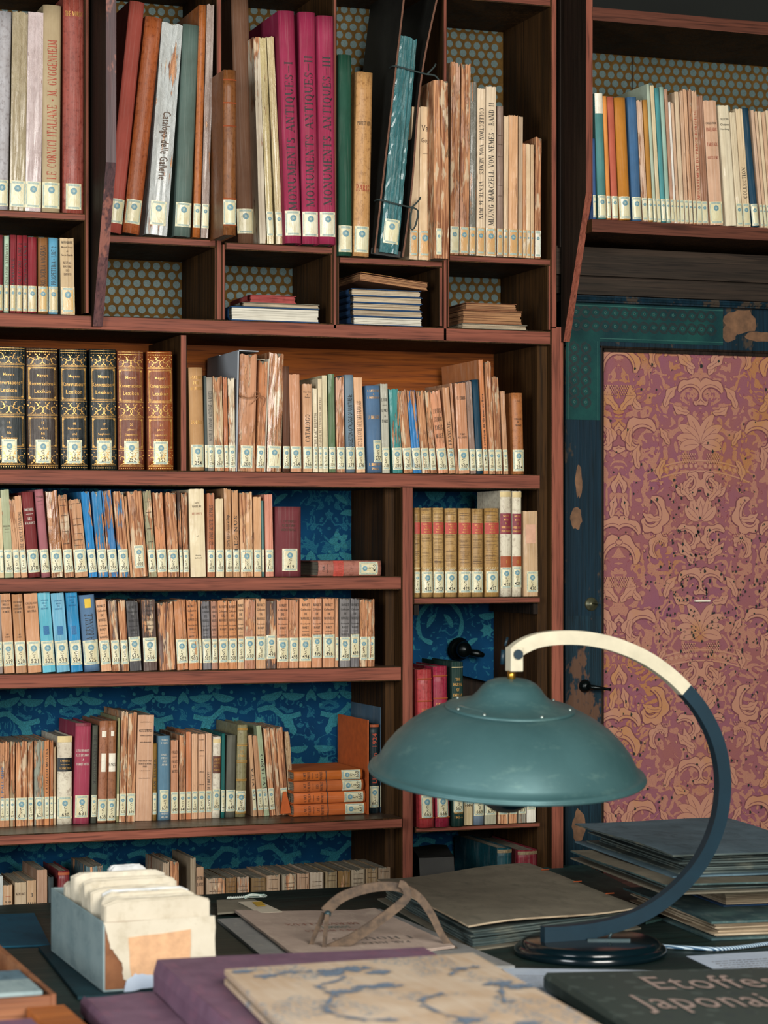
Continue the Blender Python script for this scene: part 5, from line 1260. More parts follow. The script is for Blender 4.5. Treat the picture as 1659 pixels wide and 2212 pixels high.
# extra bits on books
def slipcase():
    r = thing('book_case', 'pale blue-grey cardboard case open at the side around the string-tied booklets', 'slipcase', (XP(520, .01), .01, ZH+.0003), (0, R(1.0), 0))
    simple('case_grey', '#a3a8ad', .7, var=.12, scale=10); h = ZP(520, 759, .01)-ZH
    x0 = XP(509, .01)-r.location.x; x1 = XP(554, .01)-r.location.x
    bm = bmesh.new(); box(bm, x0, x0+.0028, -.001, .235, 0, h); obj('side_board', bm, 'case_grey', r)
    bm = bmesh.new(); box(bm, x0, x1, .14, .235, h+.0004, h+.0028); box(bm, x0+.003, x1, .0, .14, h+.0004, h+.0026); obj('top_board', bm, 'case_grey', r)
    s = thing('paper_sleeve', 'white folded paper sleeve around orange-brown book on middle shelf', 'sleeve', (XP(572, .01), .01, ZH+.0003), (0, R(2.2), 0))
    bm = bmesh.new(); hh = ZP(578, 775, .01)-ZH; box(bm, -.0005, .0012, 0, .15, 0, hh); box(bm, -.020, .0012, .03, .15, hh, hh+.001); obj('sheet', bm, 'paper_cream', s)
    t = thing('tie_string', 'frayed brown string knotted around the tied booklets', 'string', P(545, 858, .012))
    bm = bmesh.new(); tube(bm, cat([(-.028, .0, .004), (-.012, -.006, -.002), (.0, -.009, .0), (.012, -.008, .003), (.024, -.012, -.002), (.021, -.014, -.018)], 6), .0012, 6)
    tube(bm, cat([(0, -.009, 0), (.004, -.012, .01), (.014, -.011, .006), (.004, -.011, -.006), (-.006, -.01, -.016)], 6), .001, 6); obj('cord', bm, 'string', t)
    w = thing('cloth_flap', 'orange cloth scrap wedged at foot of the leaning bundles', 'scrap', P(614, 1757, .085))
    simple('orange_cloth', '#b8561c', .75, var=.2, scale=60); bm = bmesh.new()
    v = [bm.verts.new(p_) for p_ in ((-.009, -.004, 0), (.014, -.004, -.0), (.012, -.004, .012), (.004, -.003, .047), (-.003, -.003, .047), (-.009, .001, 0), (.014, .001, 0), (.012, .001, .012), (.004, .001, .047), (-.003, .001, .047))]
    bm.faces.new(v[:5]); bm.faces.new(v[5:][::-1])
    for i in range(5): bm.faces.new((v[i], v[(i+1) % 5], v[5+(i+1) % 5], v[5+i]))
    obj('scrap', bm, 'orange_cloth', w)
    Y = .05; X = XP(796, Y); bk = thing('upright_board', 'upright orange cover board beside the pile of orange books', 'board', (X, Y, ZL+.0004))
    bm = bmesh.new(); box(bm, -.002, .0005, 0, .2, 0, ZP(796, 1556, Y)-ZL); obj('board', bm, 'orange_cloth', bk)
    for nm, lb_, px0, px1, py, c_, yy in (('leather_book', 'dark teal embossed book in the bottom right shelf', 1074, 1105, 1832, '#134048', .0), ('leather_book', 'dark red book with worn edges in the bottom right shelf', 1118, 1160, 1836, '#7a2430', .0)):
        X0, X1 = XP(px0, yy), XP(px1, yy); h = ZP((px0+px1)/2, py, yy)-ZN
        b_ = make_book(((X0+X1)/2, yy, ZN+.001), X1-X0, h, .25, 0, 'l', c_, .3, lb_, 'dark volumes in the bottom right shelf', None, None, None, ((.02, .06, 'patch_olive'),), 'pages')
    q = [P(905, 1900, .0), P(980, 1900, .0), P(965, 1900, .2), P(890, 1900, .2)]
    folio('leather_book', 'dark book lying flat in the bottom right shelf, beside the post', [(v.x, v.y) for v in q], ZN+.001, ZP(950, 1852, 0), 'board_black', 'pages_dark', 'book', None, layers=5)
# ------------------------------------------------------------------ the desk
def W4(pts, z): return [(lambda v: (v.x, v.y))(G(px, py, z)) for px, py in pts]
def desk():
    d = thing('desk', 'dark wooden desk covered with papers in front of the bookcase', 'desk', (0, -1.1, 0))
    def f(bm):
        box(bm, -1.3, 1.5, -2.25, -.075, TZ-.04, TZ); es = [e for e in bm.edges if abs(e.verts[0].co.z-TZ) < 1e-6 and abs(e.verts[1].co.z-TZ) < 1e-6]
        bmesh.ops.bevel(bm, geom=es, offset=.004, segments=2, affect='EDGES')
    part('tabletop', d, ['wood_table'], f)
    for x in (-1.22, 1.42):
        for y in (-2.15, -.16): part('leg', d, ['wood_table'], lambda bm: box(bm, x-.04, x+.04, y-.04, y+.04, 0, TZ-.041))
    g = 'papers and folios on the desk'
    # brown sewn folio
    h = .047; q = W4([(1012, 1999), (1385, 1953), (1142, 1864), (815, 1894)], TZ+h)
    r = folio('sewn_folio', 'large taupe folio with orange stitches and dark ragged pages, behind the lamp foot', q, TZ+.0005, TZ+h, 'board_taupe', 'pages_dark', 'folio', g, t=.003, spine=None, wav=.010, layers=14, over=.012, edge='pages_flat')
    q = [Vector((a, b, 0)) for a, b in q]; c = r.location
    for k_ in (.2, .5, .78):
        p_ = q[2]*(1-k_)+q[1]*k_; d_ = (q[3]-q[2]).normalized(); bm = bmesh.new()
        tube(bm, [(p_.x-c.x, p_.y-c.y, h+.0015), (p_.x-c.x+d_.x*.02, p_.y-c.y+d_.y*.02, h+.002)], .0012, 6); obj('stitch', bm, 'patch_rust', r)
    q = W4([(1030, 2000), (1400, 1992), (1470, 1972), (1250, 1866), (1150, 1868)], TZ+.004)
    # dark blotter
    q = W4([(1395, 1992), (1475, 1972), (1258, 1865), (1160, 1866)], TZ+.0045); b_ = thing('desk_blotter', 'dark green blotter board between taupe folio and the stack', 'blotter', (0, 0, TZ))
    bm = bmesh.new(); prism(bm, q, 0.0003, .0045); obj('board', bm, 'board_green_grey', b_)
    # stack at right
    dF = Vector((.138, -.506))/.524; dW = Vector((.974, .226))
    def oblong(lx, lz, w, l, z): # left-back corner in camera terms
        A = Vector((lx, lz)); pts = [A, A+dF*l, A+dF*l+dW*w, A+dW*w]; return [(lambda v: (v.x, v.y))(CAMW(p_.x, p_.y, z)) for p_ in pts]
    s = 'folios stacked at the right end of the desk'
    folio('marbled_folio', 'marbled board folio with cream pages, lowest of the right-hand stack', oblong(.475, 4.60, .40, .44, 0), TZ+.0005, TZ+.036, 'board_marble', 'pages_flat', 'folio', s, t=.004, spine=None, layers=8, over=.016, wav=.003)
    folio('marbled_folio', 'folio with thick cream pages and blue marbled edge, second from bottom of stack', oblong(.53, 4.72, .36, .40, 0), TZ+.037, TZ+.082, 'cloth_bluebook', 'pages_flat', 'folio', s, t=.002, spine=None, layers=12, over=.006, wav=.003)
    folio('folder', 'thin brownish folder beneath the top folder of the stack', oblong(.375, 4.655, .34, .50, 0), TZ+.083, TZ+.102, 'board_taupe', 'pages_dark', 'folio', s, t=.003, spine=None, layers=7, over=.02, wav=.004, edge='board_marble')
    folio('folder', 'slate blue-grey folder of loose sheets, topmost of the stack', oblong(.392, 4.756, .327, .524, 0), TZ+.103, TZ+.146, 'board_slate', 'pages_dark', 'folio', s, t=.003, spine=None, layers=10, over=.03, wav=.006, edge='pages_dark')
    # purple box folder and floral folio
    zp = TZ+.08; A = Vector((-.347, 3.54)); dd = Vector((.29, -.957)); ww = Vector((.957, .29))*.93
    def quadc(A, dd, ww, w, l, z): return [(lambda v: (v.x, v.y))(CAMW(p_.x, p_.y, z)) for p_ in (A, A+dd*l, A+dd*l+ww*w, A+ww*w)]
    folio('portfolio', 'large purple portfolio with sloping sides under the blue-flowered one', quadc(A, dd, ww, .46, .62, 0), TZ+.0005, zp, 'board_purple', 'board_brown', 'portfolio', g, t=.012, spine=0, layers=5, over=.006)
    fl_ = [(485, 2094), (606, 2212), (1250, 2212), (1022, 2056)]; zf = TZ+.102
    A2 = G(485, 2094, zf); B2 = G(606, 2213, zf); C2 = G(1022, 2056, zf); l = (B2-A2)*1.9; w = (C2-A2)
    q = [A2, A2+l, A2+l+w*1.02, A2+w]
    fo = folio('floral_folio', 'cream cloth folio with faded blue flowers on the purple portfolio', [(v.x, v.y) for v in q], zp+.0006, zf, 'floral_cream', 'pages_flat', 'folio', g, t=.008, spine=None, layers=3, over=.004, wav=.002)
    c = fo.location; bm = bmesh.new(); e1 = w; e2 = l; rg = random.Random(12)
    cz_ = [0]
    def fm(u, v): p_ = A2+e1*u+e2*v; cz_[0] = (cz_[0]+1) % 20000; return Vector((p_.x-c.x, p_.y-c.y, zf-c.z+.0008+(cz_[0]//31)*1.5e-6))
    asp = w.length/l.length
    def blob(u, v, r, lob, amp): disc(bm, u, v, r/w.length, fm, 0, 30, lob, amp, r/l.length, rg.random()*6)
    for (u, v, r) in ((.40, .10, .030), (.47, .09, .027), (.53, .14, .024), (.36, .13, .02), (.50, .27, .024), (.42, .27, .02), (.34, .30, .017), (.90, .33, .024), (.96, .37, .02), (.62, .62, .022), (.28, .66, .02), (.80, .68, .018), (.05, .04, .012), (.12, .10, .012)):
        for k_ in range(26):
            a = rg.uniform(0, 6.28); q_ = r*rg.uniform(.1, 1); blob(u+q_*math.cos(a)/w.length, v+q_*.6*math.sin(a)/l.length, rg.uniform(.0025, .0075), rg.choice((4, 5, 6)), .35)
    for pts in (((.30, .28), (.25, .36), (.20, .45), (.26, .53), (.38, .57)), ((.40, .16), (.34, .2), (.26, .24), (.30, .32)), ((.62, .62), (.55, .52), (.56, .42), (.66, .38)), ((.78, .22), (.84, .17), (.93, .16)), ((.1, .12), (.2, .08), (.3, .09)), ((.82, .5), (.86, .42), (.9, .35)), ((.28, .66), (.36, .73), (.5, .71), (.62, .62))):
        cc = cat([(a, b, 0) for a, b in pts], 7); strip(bm, [(p_[0], p_[1]) for p_ in cc], [.0035/w.length*(.6+.4*math.sin(i)) for i in range(len(cc))], fm, 0)
        for i in range(2, len(cc), 2): blob(cc[i][0]+rg.uniform(-.025, .025), cc[i][1]+rg.uniform(-.02, .02), rg.uniform(.002, .005), 4, .3)
    o = obj('blue_flowers', bm, 'flower_blue', fo)
    # lower purple book
    A = Vector((-.452, 3.49)); folio('clothbound_book', 'dark purple-brown album in front of the card box', quadc(A, Vector((.30, -.95)), Vector((.96, .27)), .105, .45, 0), TZ+.0005, TZ+.034, 'board_purple', 'pages_dark', 'book', g, t=.003, spine=0)
    # teal folder and dark portfolio
    for nm, lb_, pts, z0, z1, m_ in (('folder', 'flat teal-blue folder at the left edge of the desk', [(-60, 2046), (108, 2040), (74, 1972), (-80, 1978)], .0005, .0035, 'board_teal'),
                                     ('portfolio', 'flat black-green portfolio beneath the card box', [(83, 2044), (168, 2152), (400, 2140), (330, 2010)], .0005, .006, 'board_teal_dark'),
                                     ('cardboard_sheet', 'large grey cardboard folder under the pinkish pamphlet', [(590, 2085), (1112, 2086), (821, 1963), (470, 1985)], .0005, .006, 'board_grey'),
                                     ('folder', 'worn taupe folder with a seam beside the card box', [(470, 1972), (590, 1962), (545, 1940), (468, 1944)], .0065, .010, 'board_taupe'),
                                     ('paper_strip', 'long cream paper strip under the tassel', [(560, 1972), (610, 1969), (560, 1946), (515, 1948)], .011, .012, 'paper_cream'),
                                     ('paper_slip', 'small yellow paper slip beside the tassel', [(556, 1957), (574, 1956), (565, 1947), (545, 1948)], .013, .014, 'board_yellow')):
        q = W4(pts, TZ+z1); cx = sum(p_[0] for p_ in q)/4; cy = sum(p_[1] for p_ in q)/4; r = thing(nm, lb_, nm.replace('_', ' '), (cx, cy, TZ+z0), group=g)
        bm = bmesh.new(); prism(bm, [(a-cx, b-cy) for a, b in q], 0, z1-z0); obj('sheet', bm, m_, r)
    # pinkish pamphlet with curled edge
    q = W4([(631, 2060), (982, 2044), (809, 1963), (507, 1966)], TZ+.013); Q = [Vector((a, b, 0)) for a, b in q]; c = sum(Q, Vector())/4
    r = thing('pamphlet', 'pinkish grey pamphlet with upside-down printing beneath the calipers', 'pamphlet', (c.x, c.y, TZ+.0065), group=g)
    bm = bmesh.new(); n = 14; rg = random.Random(2)
    for lay in range(3):
        rows = []
        for i in range(n+1):
            rows.append([])
            for j in range(n+1):
                u, v = i/n, j/n; p_ = (Q[0]*(1-u)+Q[1]*u)*(1-v)+(Q[3]*(1-u)+Q[2]*u)*v-c
                z = .0045+.006*(1-u)**2*0+.007*max(0, .25-u)*4*.4+.004*max(0, u-.85)*6-lay*.0018; e = rg.gauss(0, .0008) if i in (0, n) or j in (0, n) else 0
                rows[-1].append((bm.verts.new((p_.x+e, p_.y+e+lay*.001, z)), bm.verts.new((p_.x+e, p_.y+e+lay*.001, z-.0015))))
        for i in range(n):
            for j in range(n):
                bm.faces.new([rows[a][b][0] for a, b in ((i, j), (i+1, j), (i+1, j+1), (i, j+1))]); bm.faces.new([rows[a][b][1] for a, b in ((i, j), (i, j+1), (i+1, j+1), (i+1, j))])
        for i in range(n):
            for A_, B_ in ((rows[i][0], rows[i+1][0]), (rows[n][i], rows[n][i+1]), (rows[i+1][n], rows[i][n]), (rows[0][i+1], rows[0][i])): bm.faces.new((A_[1], B_[1], B_[0], A_[0]))
    obj('sheets', bm, 'paper_pinkish', r)
    def fmq(z):
        def fm(u, v):
            p_ = (Q[0]*(1-u)+Q[1]*u)*(1-v)+(Q[3]*(1-u)+Q[2]*u)*v-c; return Vector((p_.x, p_.y, z))
        return fm
    for s_, u, v, w_, h_, m_ in (('MERVEILLEUX', .46, .64, .50, .045, 'faint_red'), ('SOMMETS', .50, .56, .22, .05, 'faint_green'), ('ROSES NOIRES', .48, .48, .40, .04, 'faint_red'), ('I HOUCES', .62, .27, .50, .06, 'faint_ink'), ('PAR JULES', .66, .17, .30, .04, 'faint_ink')):
        bm = bmesh.new(); put_text(bm, s_, u, v, w_, h_, fmq(.0052), 0, R(180)); obj('title_lettering', bm, m_, r)
    # white papers
    for lb_, pts, z in (('white printed sheet lying in front of the lamp foot', [(1190, 2160), (1500, 2150), (1432, 2096), (1100, 2091)], .002),
                        ('second white printed sheet at the right, beside the cable', [(1600, 2120), (1760, 2110), (1700, 2052), (1483, 2065)], .0015),
                        ('white sheet under the green-grey book corner', [(1150, 2150), (1240, 2150), (1180, 2094), (1085, 2092)], .0035)):
        q = W4(pts, TZ+z); cx = sum(p_[0] for p_ in q)/4; cy = sum(p_[1] for p_ in q)/4; r = thing('paper_sheet', lb_, 'paper', (cx, cy, TZ+z-.001), group=g)
        bm = bmesh.new(); prism(bm, [(a-cx, b-cy) for a, b in q], 0, .0009); obj('sheet', bm, 'paper_white', r)
        Q2 = [Vector((a-cx, b-cy, .0012)) for a, b in q]; bm = bmesh.new()
        def fm2(u, v): return (Q2[0]*(1-u)+Q2[1]*u)*(1-v)+(Q2[3]*(1-u)+Q2[2]*u)*v
        rg = random.Random(8)
        for k_ in range(9):
            u = .12
            while u < .85: l_ = rg.uniform(.02, .07); quad(bm, u, u+l_, .12+.075*k_, .135+.075*k_, fm2, 0); u += l_+.012
        obj('printed_lines', bm, 'ink_faded', r)
    # Etoffes Japonaises
    zt = TZ+.037; A = G(1182, 2100, zt); B = G(1362, 2213, zt); D = G(1623, 2091, zt); w = D-A; w = w.normalized()*.37; l = (B-A).normalized()*.50
    q = [A, A+l, A+l+w, A+w]
    r = folio('clothbound_book', 'dark grey-green book titled Etoffes Japonaises, lower right corner of the desk', [(v.x, v.y) for v in q], TZ+.005, zt, 'board_camo', 'pages_dark', 'book', g, t=.003, spine=0, wav=.001)
    c = r.location
    def fm3(x, y):
        p_ = A+w.normalized()*x+l.normalized()*y; return Vector((p_.x-c.x, p_.y-c.y, zt-c.z+.0012))
    for s_, x, y, ww_, hh_ in (('Etoffes', .225, .115, .20, .105), ('Japonaises', .20, .275, .29, .14)):
        bm = bmesh.new(); put_text(bm, s_, x, y, ww_, -hh_, fm3, 0, 0, .004); obj('title_lettering', bm, 'title_brown', r)
    # card box
    z0 = TZ+.0068; H = .11; F = CAMW(-.444, 3.66, z0); ang = 0
    r = thing('card_index_box', 'grey cardboard index box with torn white front, packed with cards', 'box', (F.x+.09, F.y+.2, z0), group=None)
    W_, L_ = .182, .40; ox, oy = -.09, -.2
    def bx(nm, a, m_, lb_=None, rot=None):
        bm = bmesh.new(); box(bm, *a); bmesh.ops.bevel(bm, geom=bm.edges[:], offset=.0006, segments=1, affect='EDGES'); o = obj(nm, bm, m_, r)
        if lb_: o['label'] = lb_
        return o
    bx('bottom', (ox, ox+W_, oy, oy+L_, 0, .003), 'card_grey')
    bx('side_panel', (ox, ox+.003, oy, oy+L_, .003, H), 'card_grey'); bx('side_panel', (ox+W_-.003, ox+W_, oy, oy+L_, .003, H), 'card_grey')
    bx('back_panel', (ox+.003, ox+W_-.003, oy+L_-.003, oy+L_, .003, H), 'card_grey'); bx('front_panel', (ox+.003, ox+W_-.003, oy, oy+.003, .003, H), 'board_brown')
    def ragged(nm, pts, m_, y, t=.0008):
        rg = random.Random(len(pts)); bm = bmesh.new(); out = []
        for i, p_ in enumerate(pts):
            qn = pts[(i+1) % len(pts)]
            for k_ in range(6): f_ = k_/6; out.append((p_[0]+(qn[0]-p_[0])*f_+rg.gauss(0, .0006), p_[1]+(qn[1]-p_[1])*f_+rg.gauss(0, .0006)))
        a = [bm.verts.new((ox+x, y, z)) for x, z in out]; b = [bm.verts.new((ox+x, y+t, z)) for x, z in out]; n_ = len(out)
        bm.faces.new(a); bm.faces.new(b[::-1])
        for i in range(n_): bm.faces.new((a[i], b[i], b[(i+1) % n_], a[(i+1) % n_]))
        return obj(nm, bm, m_, r)
    ragged('torn_white_paper', [(.0, H), (.183, H+.001), (.184, .006), (.06, .004), (.032, .02), (.030, .045), (.012, .07)], 'paper_cream', oy-.0022)
    ragged('paper_label', [(.040, H-.026), (.142, H-.018), (.141, .018), (.045, .012)], 'paper_tan', oy-.0032)
    ragged('crumpled_strip', [(.033, .0), (.085, .004), (.088, .022), (.05, .026), (.036, .016)], 'paper_white', oy-.0045)
    r['x'] = 0; del r['x']
    rg = random.Random(21); y = oy+.008; i = 0
    ci = 'index cards packed in the grey box'
    def card(lb_, y, tt, x0, x1, top, tiltx, m_):
        o = thing('card_packet', lb_, 'cards', (r.location.x, r.location.y+y, z0+.0035), (tiltx, 0, rg.uniform(-.02, .02)), ci)
        bm = bmesh.new(); n_ = max(1, int(tt/.0035))
        for k_ in range(n_):
            e = rg.uniform(-.002, .002); ya = tt*k_/n_; xs = [x0+e, x1+e]; tp = top+rg.uniform(-.004, .001); m = 10; pr = []
            A_ = []; 
            for s in range(m+1):
                f_ = s/m; x = xs[0]+(xs[1]-xs[0])*f_; rd = .006*((max(0, abs(f_-.5)-.45)/.05)**2); A_.append((x, tp-rd-abs(rg.gauss(0, .0007))))
            fr = [bm.verts.new((x, ya, z)) for x, z in A_]; bk = [bm.verts.new((x, ya+tt/n_*.85, z)) for x, z in A_]
            f0 = [bm.verts.new((A_[0][0], ya, 0)), bm.verts.new((A_[-1][0], ya, 0))]; b0 = [bm.verts.new((A_[0][0], ya+tt/n_*.85, 0)), bm.verts.new((A_[-1][0], ya+tt/n_*.85, 0))]
            bm.faces.new([f0[0], f0[1]]+fr[::-1]); bm.faces.new([b0[1], b0[0]]+bk)
            for s in range(m): bm.faces.new((fr[s], fr[s+1], bk[s+1], bk[s]))
            bm.faces.new((f0[0], fr[0], bk[0], b0[0])); bm.faces.new((fr[-1], f0[1], b0[1], bk[-1]))
        obj('cards', bm, m_, o)
    mx = ['paper_cream', 'paper_ivory', 'paper_cream', 'paper_white2']
    wd = ['frontmost thick packet of cream cards in the box, with faint pencil frame', 'second packet of cards from the front of the box', 'third packet of cards from the front, shifted right', 'fourth packet of cards from the front of the box', 'fifth packet of cards from the front, frayed tops',
          'sixth packet of cards from the front of the box', 'seventh packet of cards from the front of the box', 'eighth packet, tilted with bluish white edge', 'ninth packet of cards, near the back of the box', 'tenth packet of cards, near the back of the box', 'lilac-white divider cards at the back left of the box', 'rearmost raised torn cards in the box']
    tks = (.03, .022, .025, .02, .03, .025, .025, .03, .03, .03, .03, .03)
    for i in range(12):
        x0 = ox+.006+(rg.uniform(0, .018) if i else 0)+.0*i; x1 = ox+W_-.006-(rg.uniform(0, .02) if i else 0)
        if i == 10: x0, x1 = ox+.006, ox+.07
        if i == 11: x0, x1 = ox+.09, ox+.15
        card(wd[i], y, tks[i]*.97, x0, x1, .143+rg.uniform(-.006, .006)+(.004 if i > 5 else 0)-(0.012 if i == 10 else 0), 0 if i == 0 else R(rg.uniform(-4, 0)), mx[i % 4]); y += tks[i]+.001
    # wooden tray
    zt = TZ+.06; Fr = CAMW(-.477, 3.37, 0); Bk = CAMW(-.65, 3.92, 0)
    r = thing('wooden_tray', 'light wooden tray holding grey boxes at the lower left corner', 'tray', (Fr.x-.15, Fr.y+.28, TZ+.0005)); X1 = .15; Y0_ = -.28; Y1_ = .29; h = .06
    def bt(nm, a, m_='wood_tray'): bm = bmesh.new(); box(bm, *a); bmesh.ops.bevel(bm, geom=bm.edges[:], offset=.001, segments=1, affect='EDGES'); obj(nm, bm, m_, r)
    bt('side_panel', (X1-.008, X1, Y0_, Y1_, 0, h)); bt('front_panel', (X1-.5, X1-.008, Y0_, Y0_+.009, 0, h-.002)); bt('bottom', (X1-.5, X1-.008, Y0_+.009, Y1_, 0, .004)); bt('back_panel', (X1-.5, X1-.008, Y1_-.009, Y1_, .004, h)); bt('side_panel', (X1-.508, X1-.5, Y0_, Y1_, 0, h))
    for lb_, ya, yb, za, zb, m_, x1 in (('grey cardboard box inside the wooden tray, nearest its front', Y0_+.012, Y0_+.11, .005, .058, 'card_grey', X1-.02), ('blue-grey box inside the wooden tray, behind the front one', Y0_+.125, Y0_+.23, .005, .05, 'board_slate', X1-.012), ('cream folded papers at the back of the wooden tray', Y0_+.25, Y0_+.50, .005, .03, 'paper_cream', X1-.03)):
        o = thing('small_box', lb_, 'box', (r.location.x, r.location.y, TZ+.0005)); bm = bmesh.new(); box(bm, X1-.4, x1, ya, yb, za, zb); bmesh.ops.bevel(bm, geom=bm.edges[:], offset=.002, segments=1, affect='EDGES'); obj('box_body', bm, m_, o)
        bm = bmesh.new(); box(bm, X1-.402, x1+.0015, ya-.0015, yb, zb+.0002, zb+.006); obj('lid', bm, m_, o)
    zb_ = TZ+.045; p0 = G(56, 2174, zb_); r = thing('wooden_block', 'small orange wooden box in front of the tray corner', 'box', (p0.x+.03, p0.y-.05, TZ+.0005))
    bm = bmesh.new(); box(bm, -.03, .026, -.15, .045, 0, .0445); bmesh.ops.bevel(bm, geom=bm.edges[:], offset=.0015, segments=1, affect='EDGES'); obj('box_body', bm, 'wood_orange', r)
    p0 = G(95, 2196, TZ+.06); r = thing('clothbound_book', 'purple book corner at the lower left edge', 'book', (p0.x-.12, p0.y-.1, TZ+.047))
    bm = bmesh.new(); box(bm, -.12, .10, -.1, .09, 0, .014); obj('cover', bm, 'board_purple', r)
    # tassel
    r = thing('tassel', 'small green and white string tassel at the back of the desk', 'tassel', G(535, 1941, TZ+.012)); bm = bmesh.new(); rg = random.Random(3)
    for i in range(26):
        a = rg.uniform(-.004, .012); tube(bm, cat([(-.006, .0, rg.uniform(0, .006)), (.01, a*.6, rg.uniform(.002, .009)), (.035+rg.uniform(-.006, .006), a, rg.uniform(0, .006))], 3), .0008, 4, i % 2)
    for i in range(9): tube(bm, [(-.006-.004*i, .0, .002), (-.008-.004*i, .001, .005), (-.010-.004*i, 0, .002)], .0016, 5, 1)
    obj('strings', bm, ['string_green', 'string_white'], r)
for a, b, c_ in (('string_green', '#4f8378', .8), ('string_white', '#c9d0c6', .8), ('title_brown', '#a8948a', .5), ('flower_blue', '#6c7c8e', .7), ('paper_tan', '#cfa27a', .75), ('paper_ivory', '#cec5b1', .8), ('paper_white2', '#c9cac8', .8)):
    simple(a, b, c_, var=.18, scale=60)
wood('wood_orange', '#b5692f', '#9c5525', '#7d401b', 'X', .5)
k = NB('floral_cream', .7); c = k.mix(k.step(k.noise((9, 9, 9), 4), .38, .62), hx('#c9b49c'), hx('#bb9f82')); c = k.mix(k.step(k.noise((120, 8, 30), 4), .5, .7, 0, .6), c, hx('#d3c2ae')); fl = k.math('MULTIPLY', k.step(k.noise((150, 110, 100), 4, .7), .50, .56), k.step(k.noise((13, 9, 10), 2, .5, .6), .53, .58)); k.color(k.mix(k.math('MULTIPLY', fl, .85), c, hx('#75848f'))); M['floral_cream'] = k.m
k = NB('board_camo', .5); v = k.voro((34, 26, 30)); c = k.mix(k.step(k.noise((26, 20, 22), 1, .3), .47, .5), hx('#2f3f3e'), hx('#45544f')); c = k.mix(k.step(v, .3, .34), c, hx('#33433f')); k.color(c); M['board_camo'] = k.m
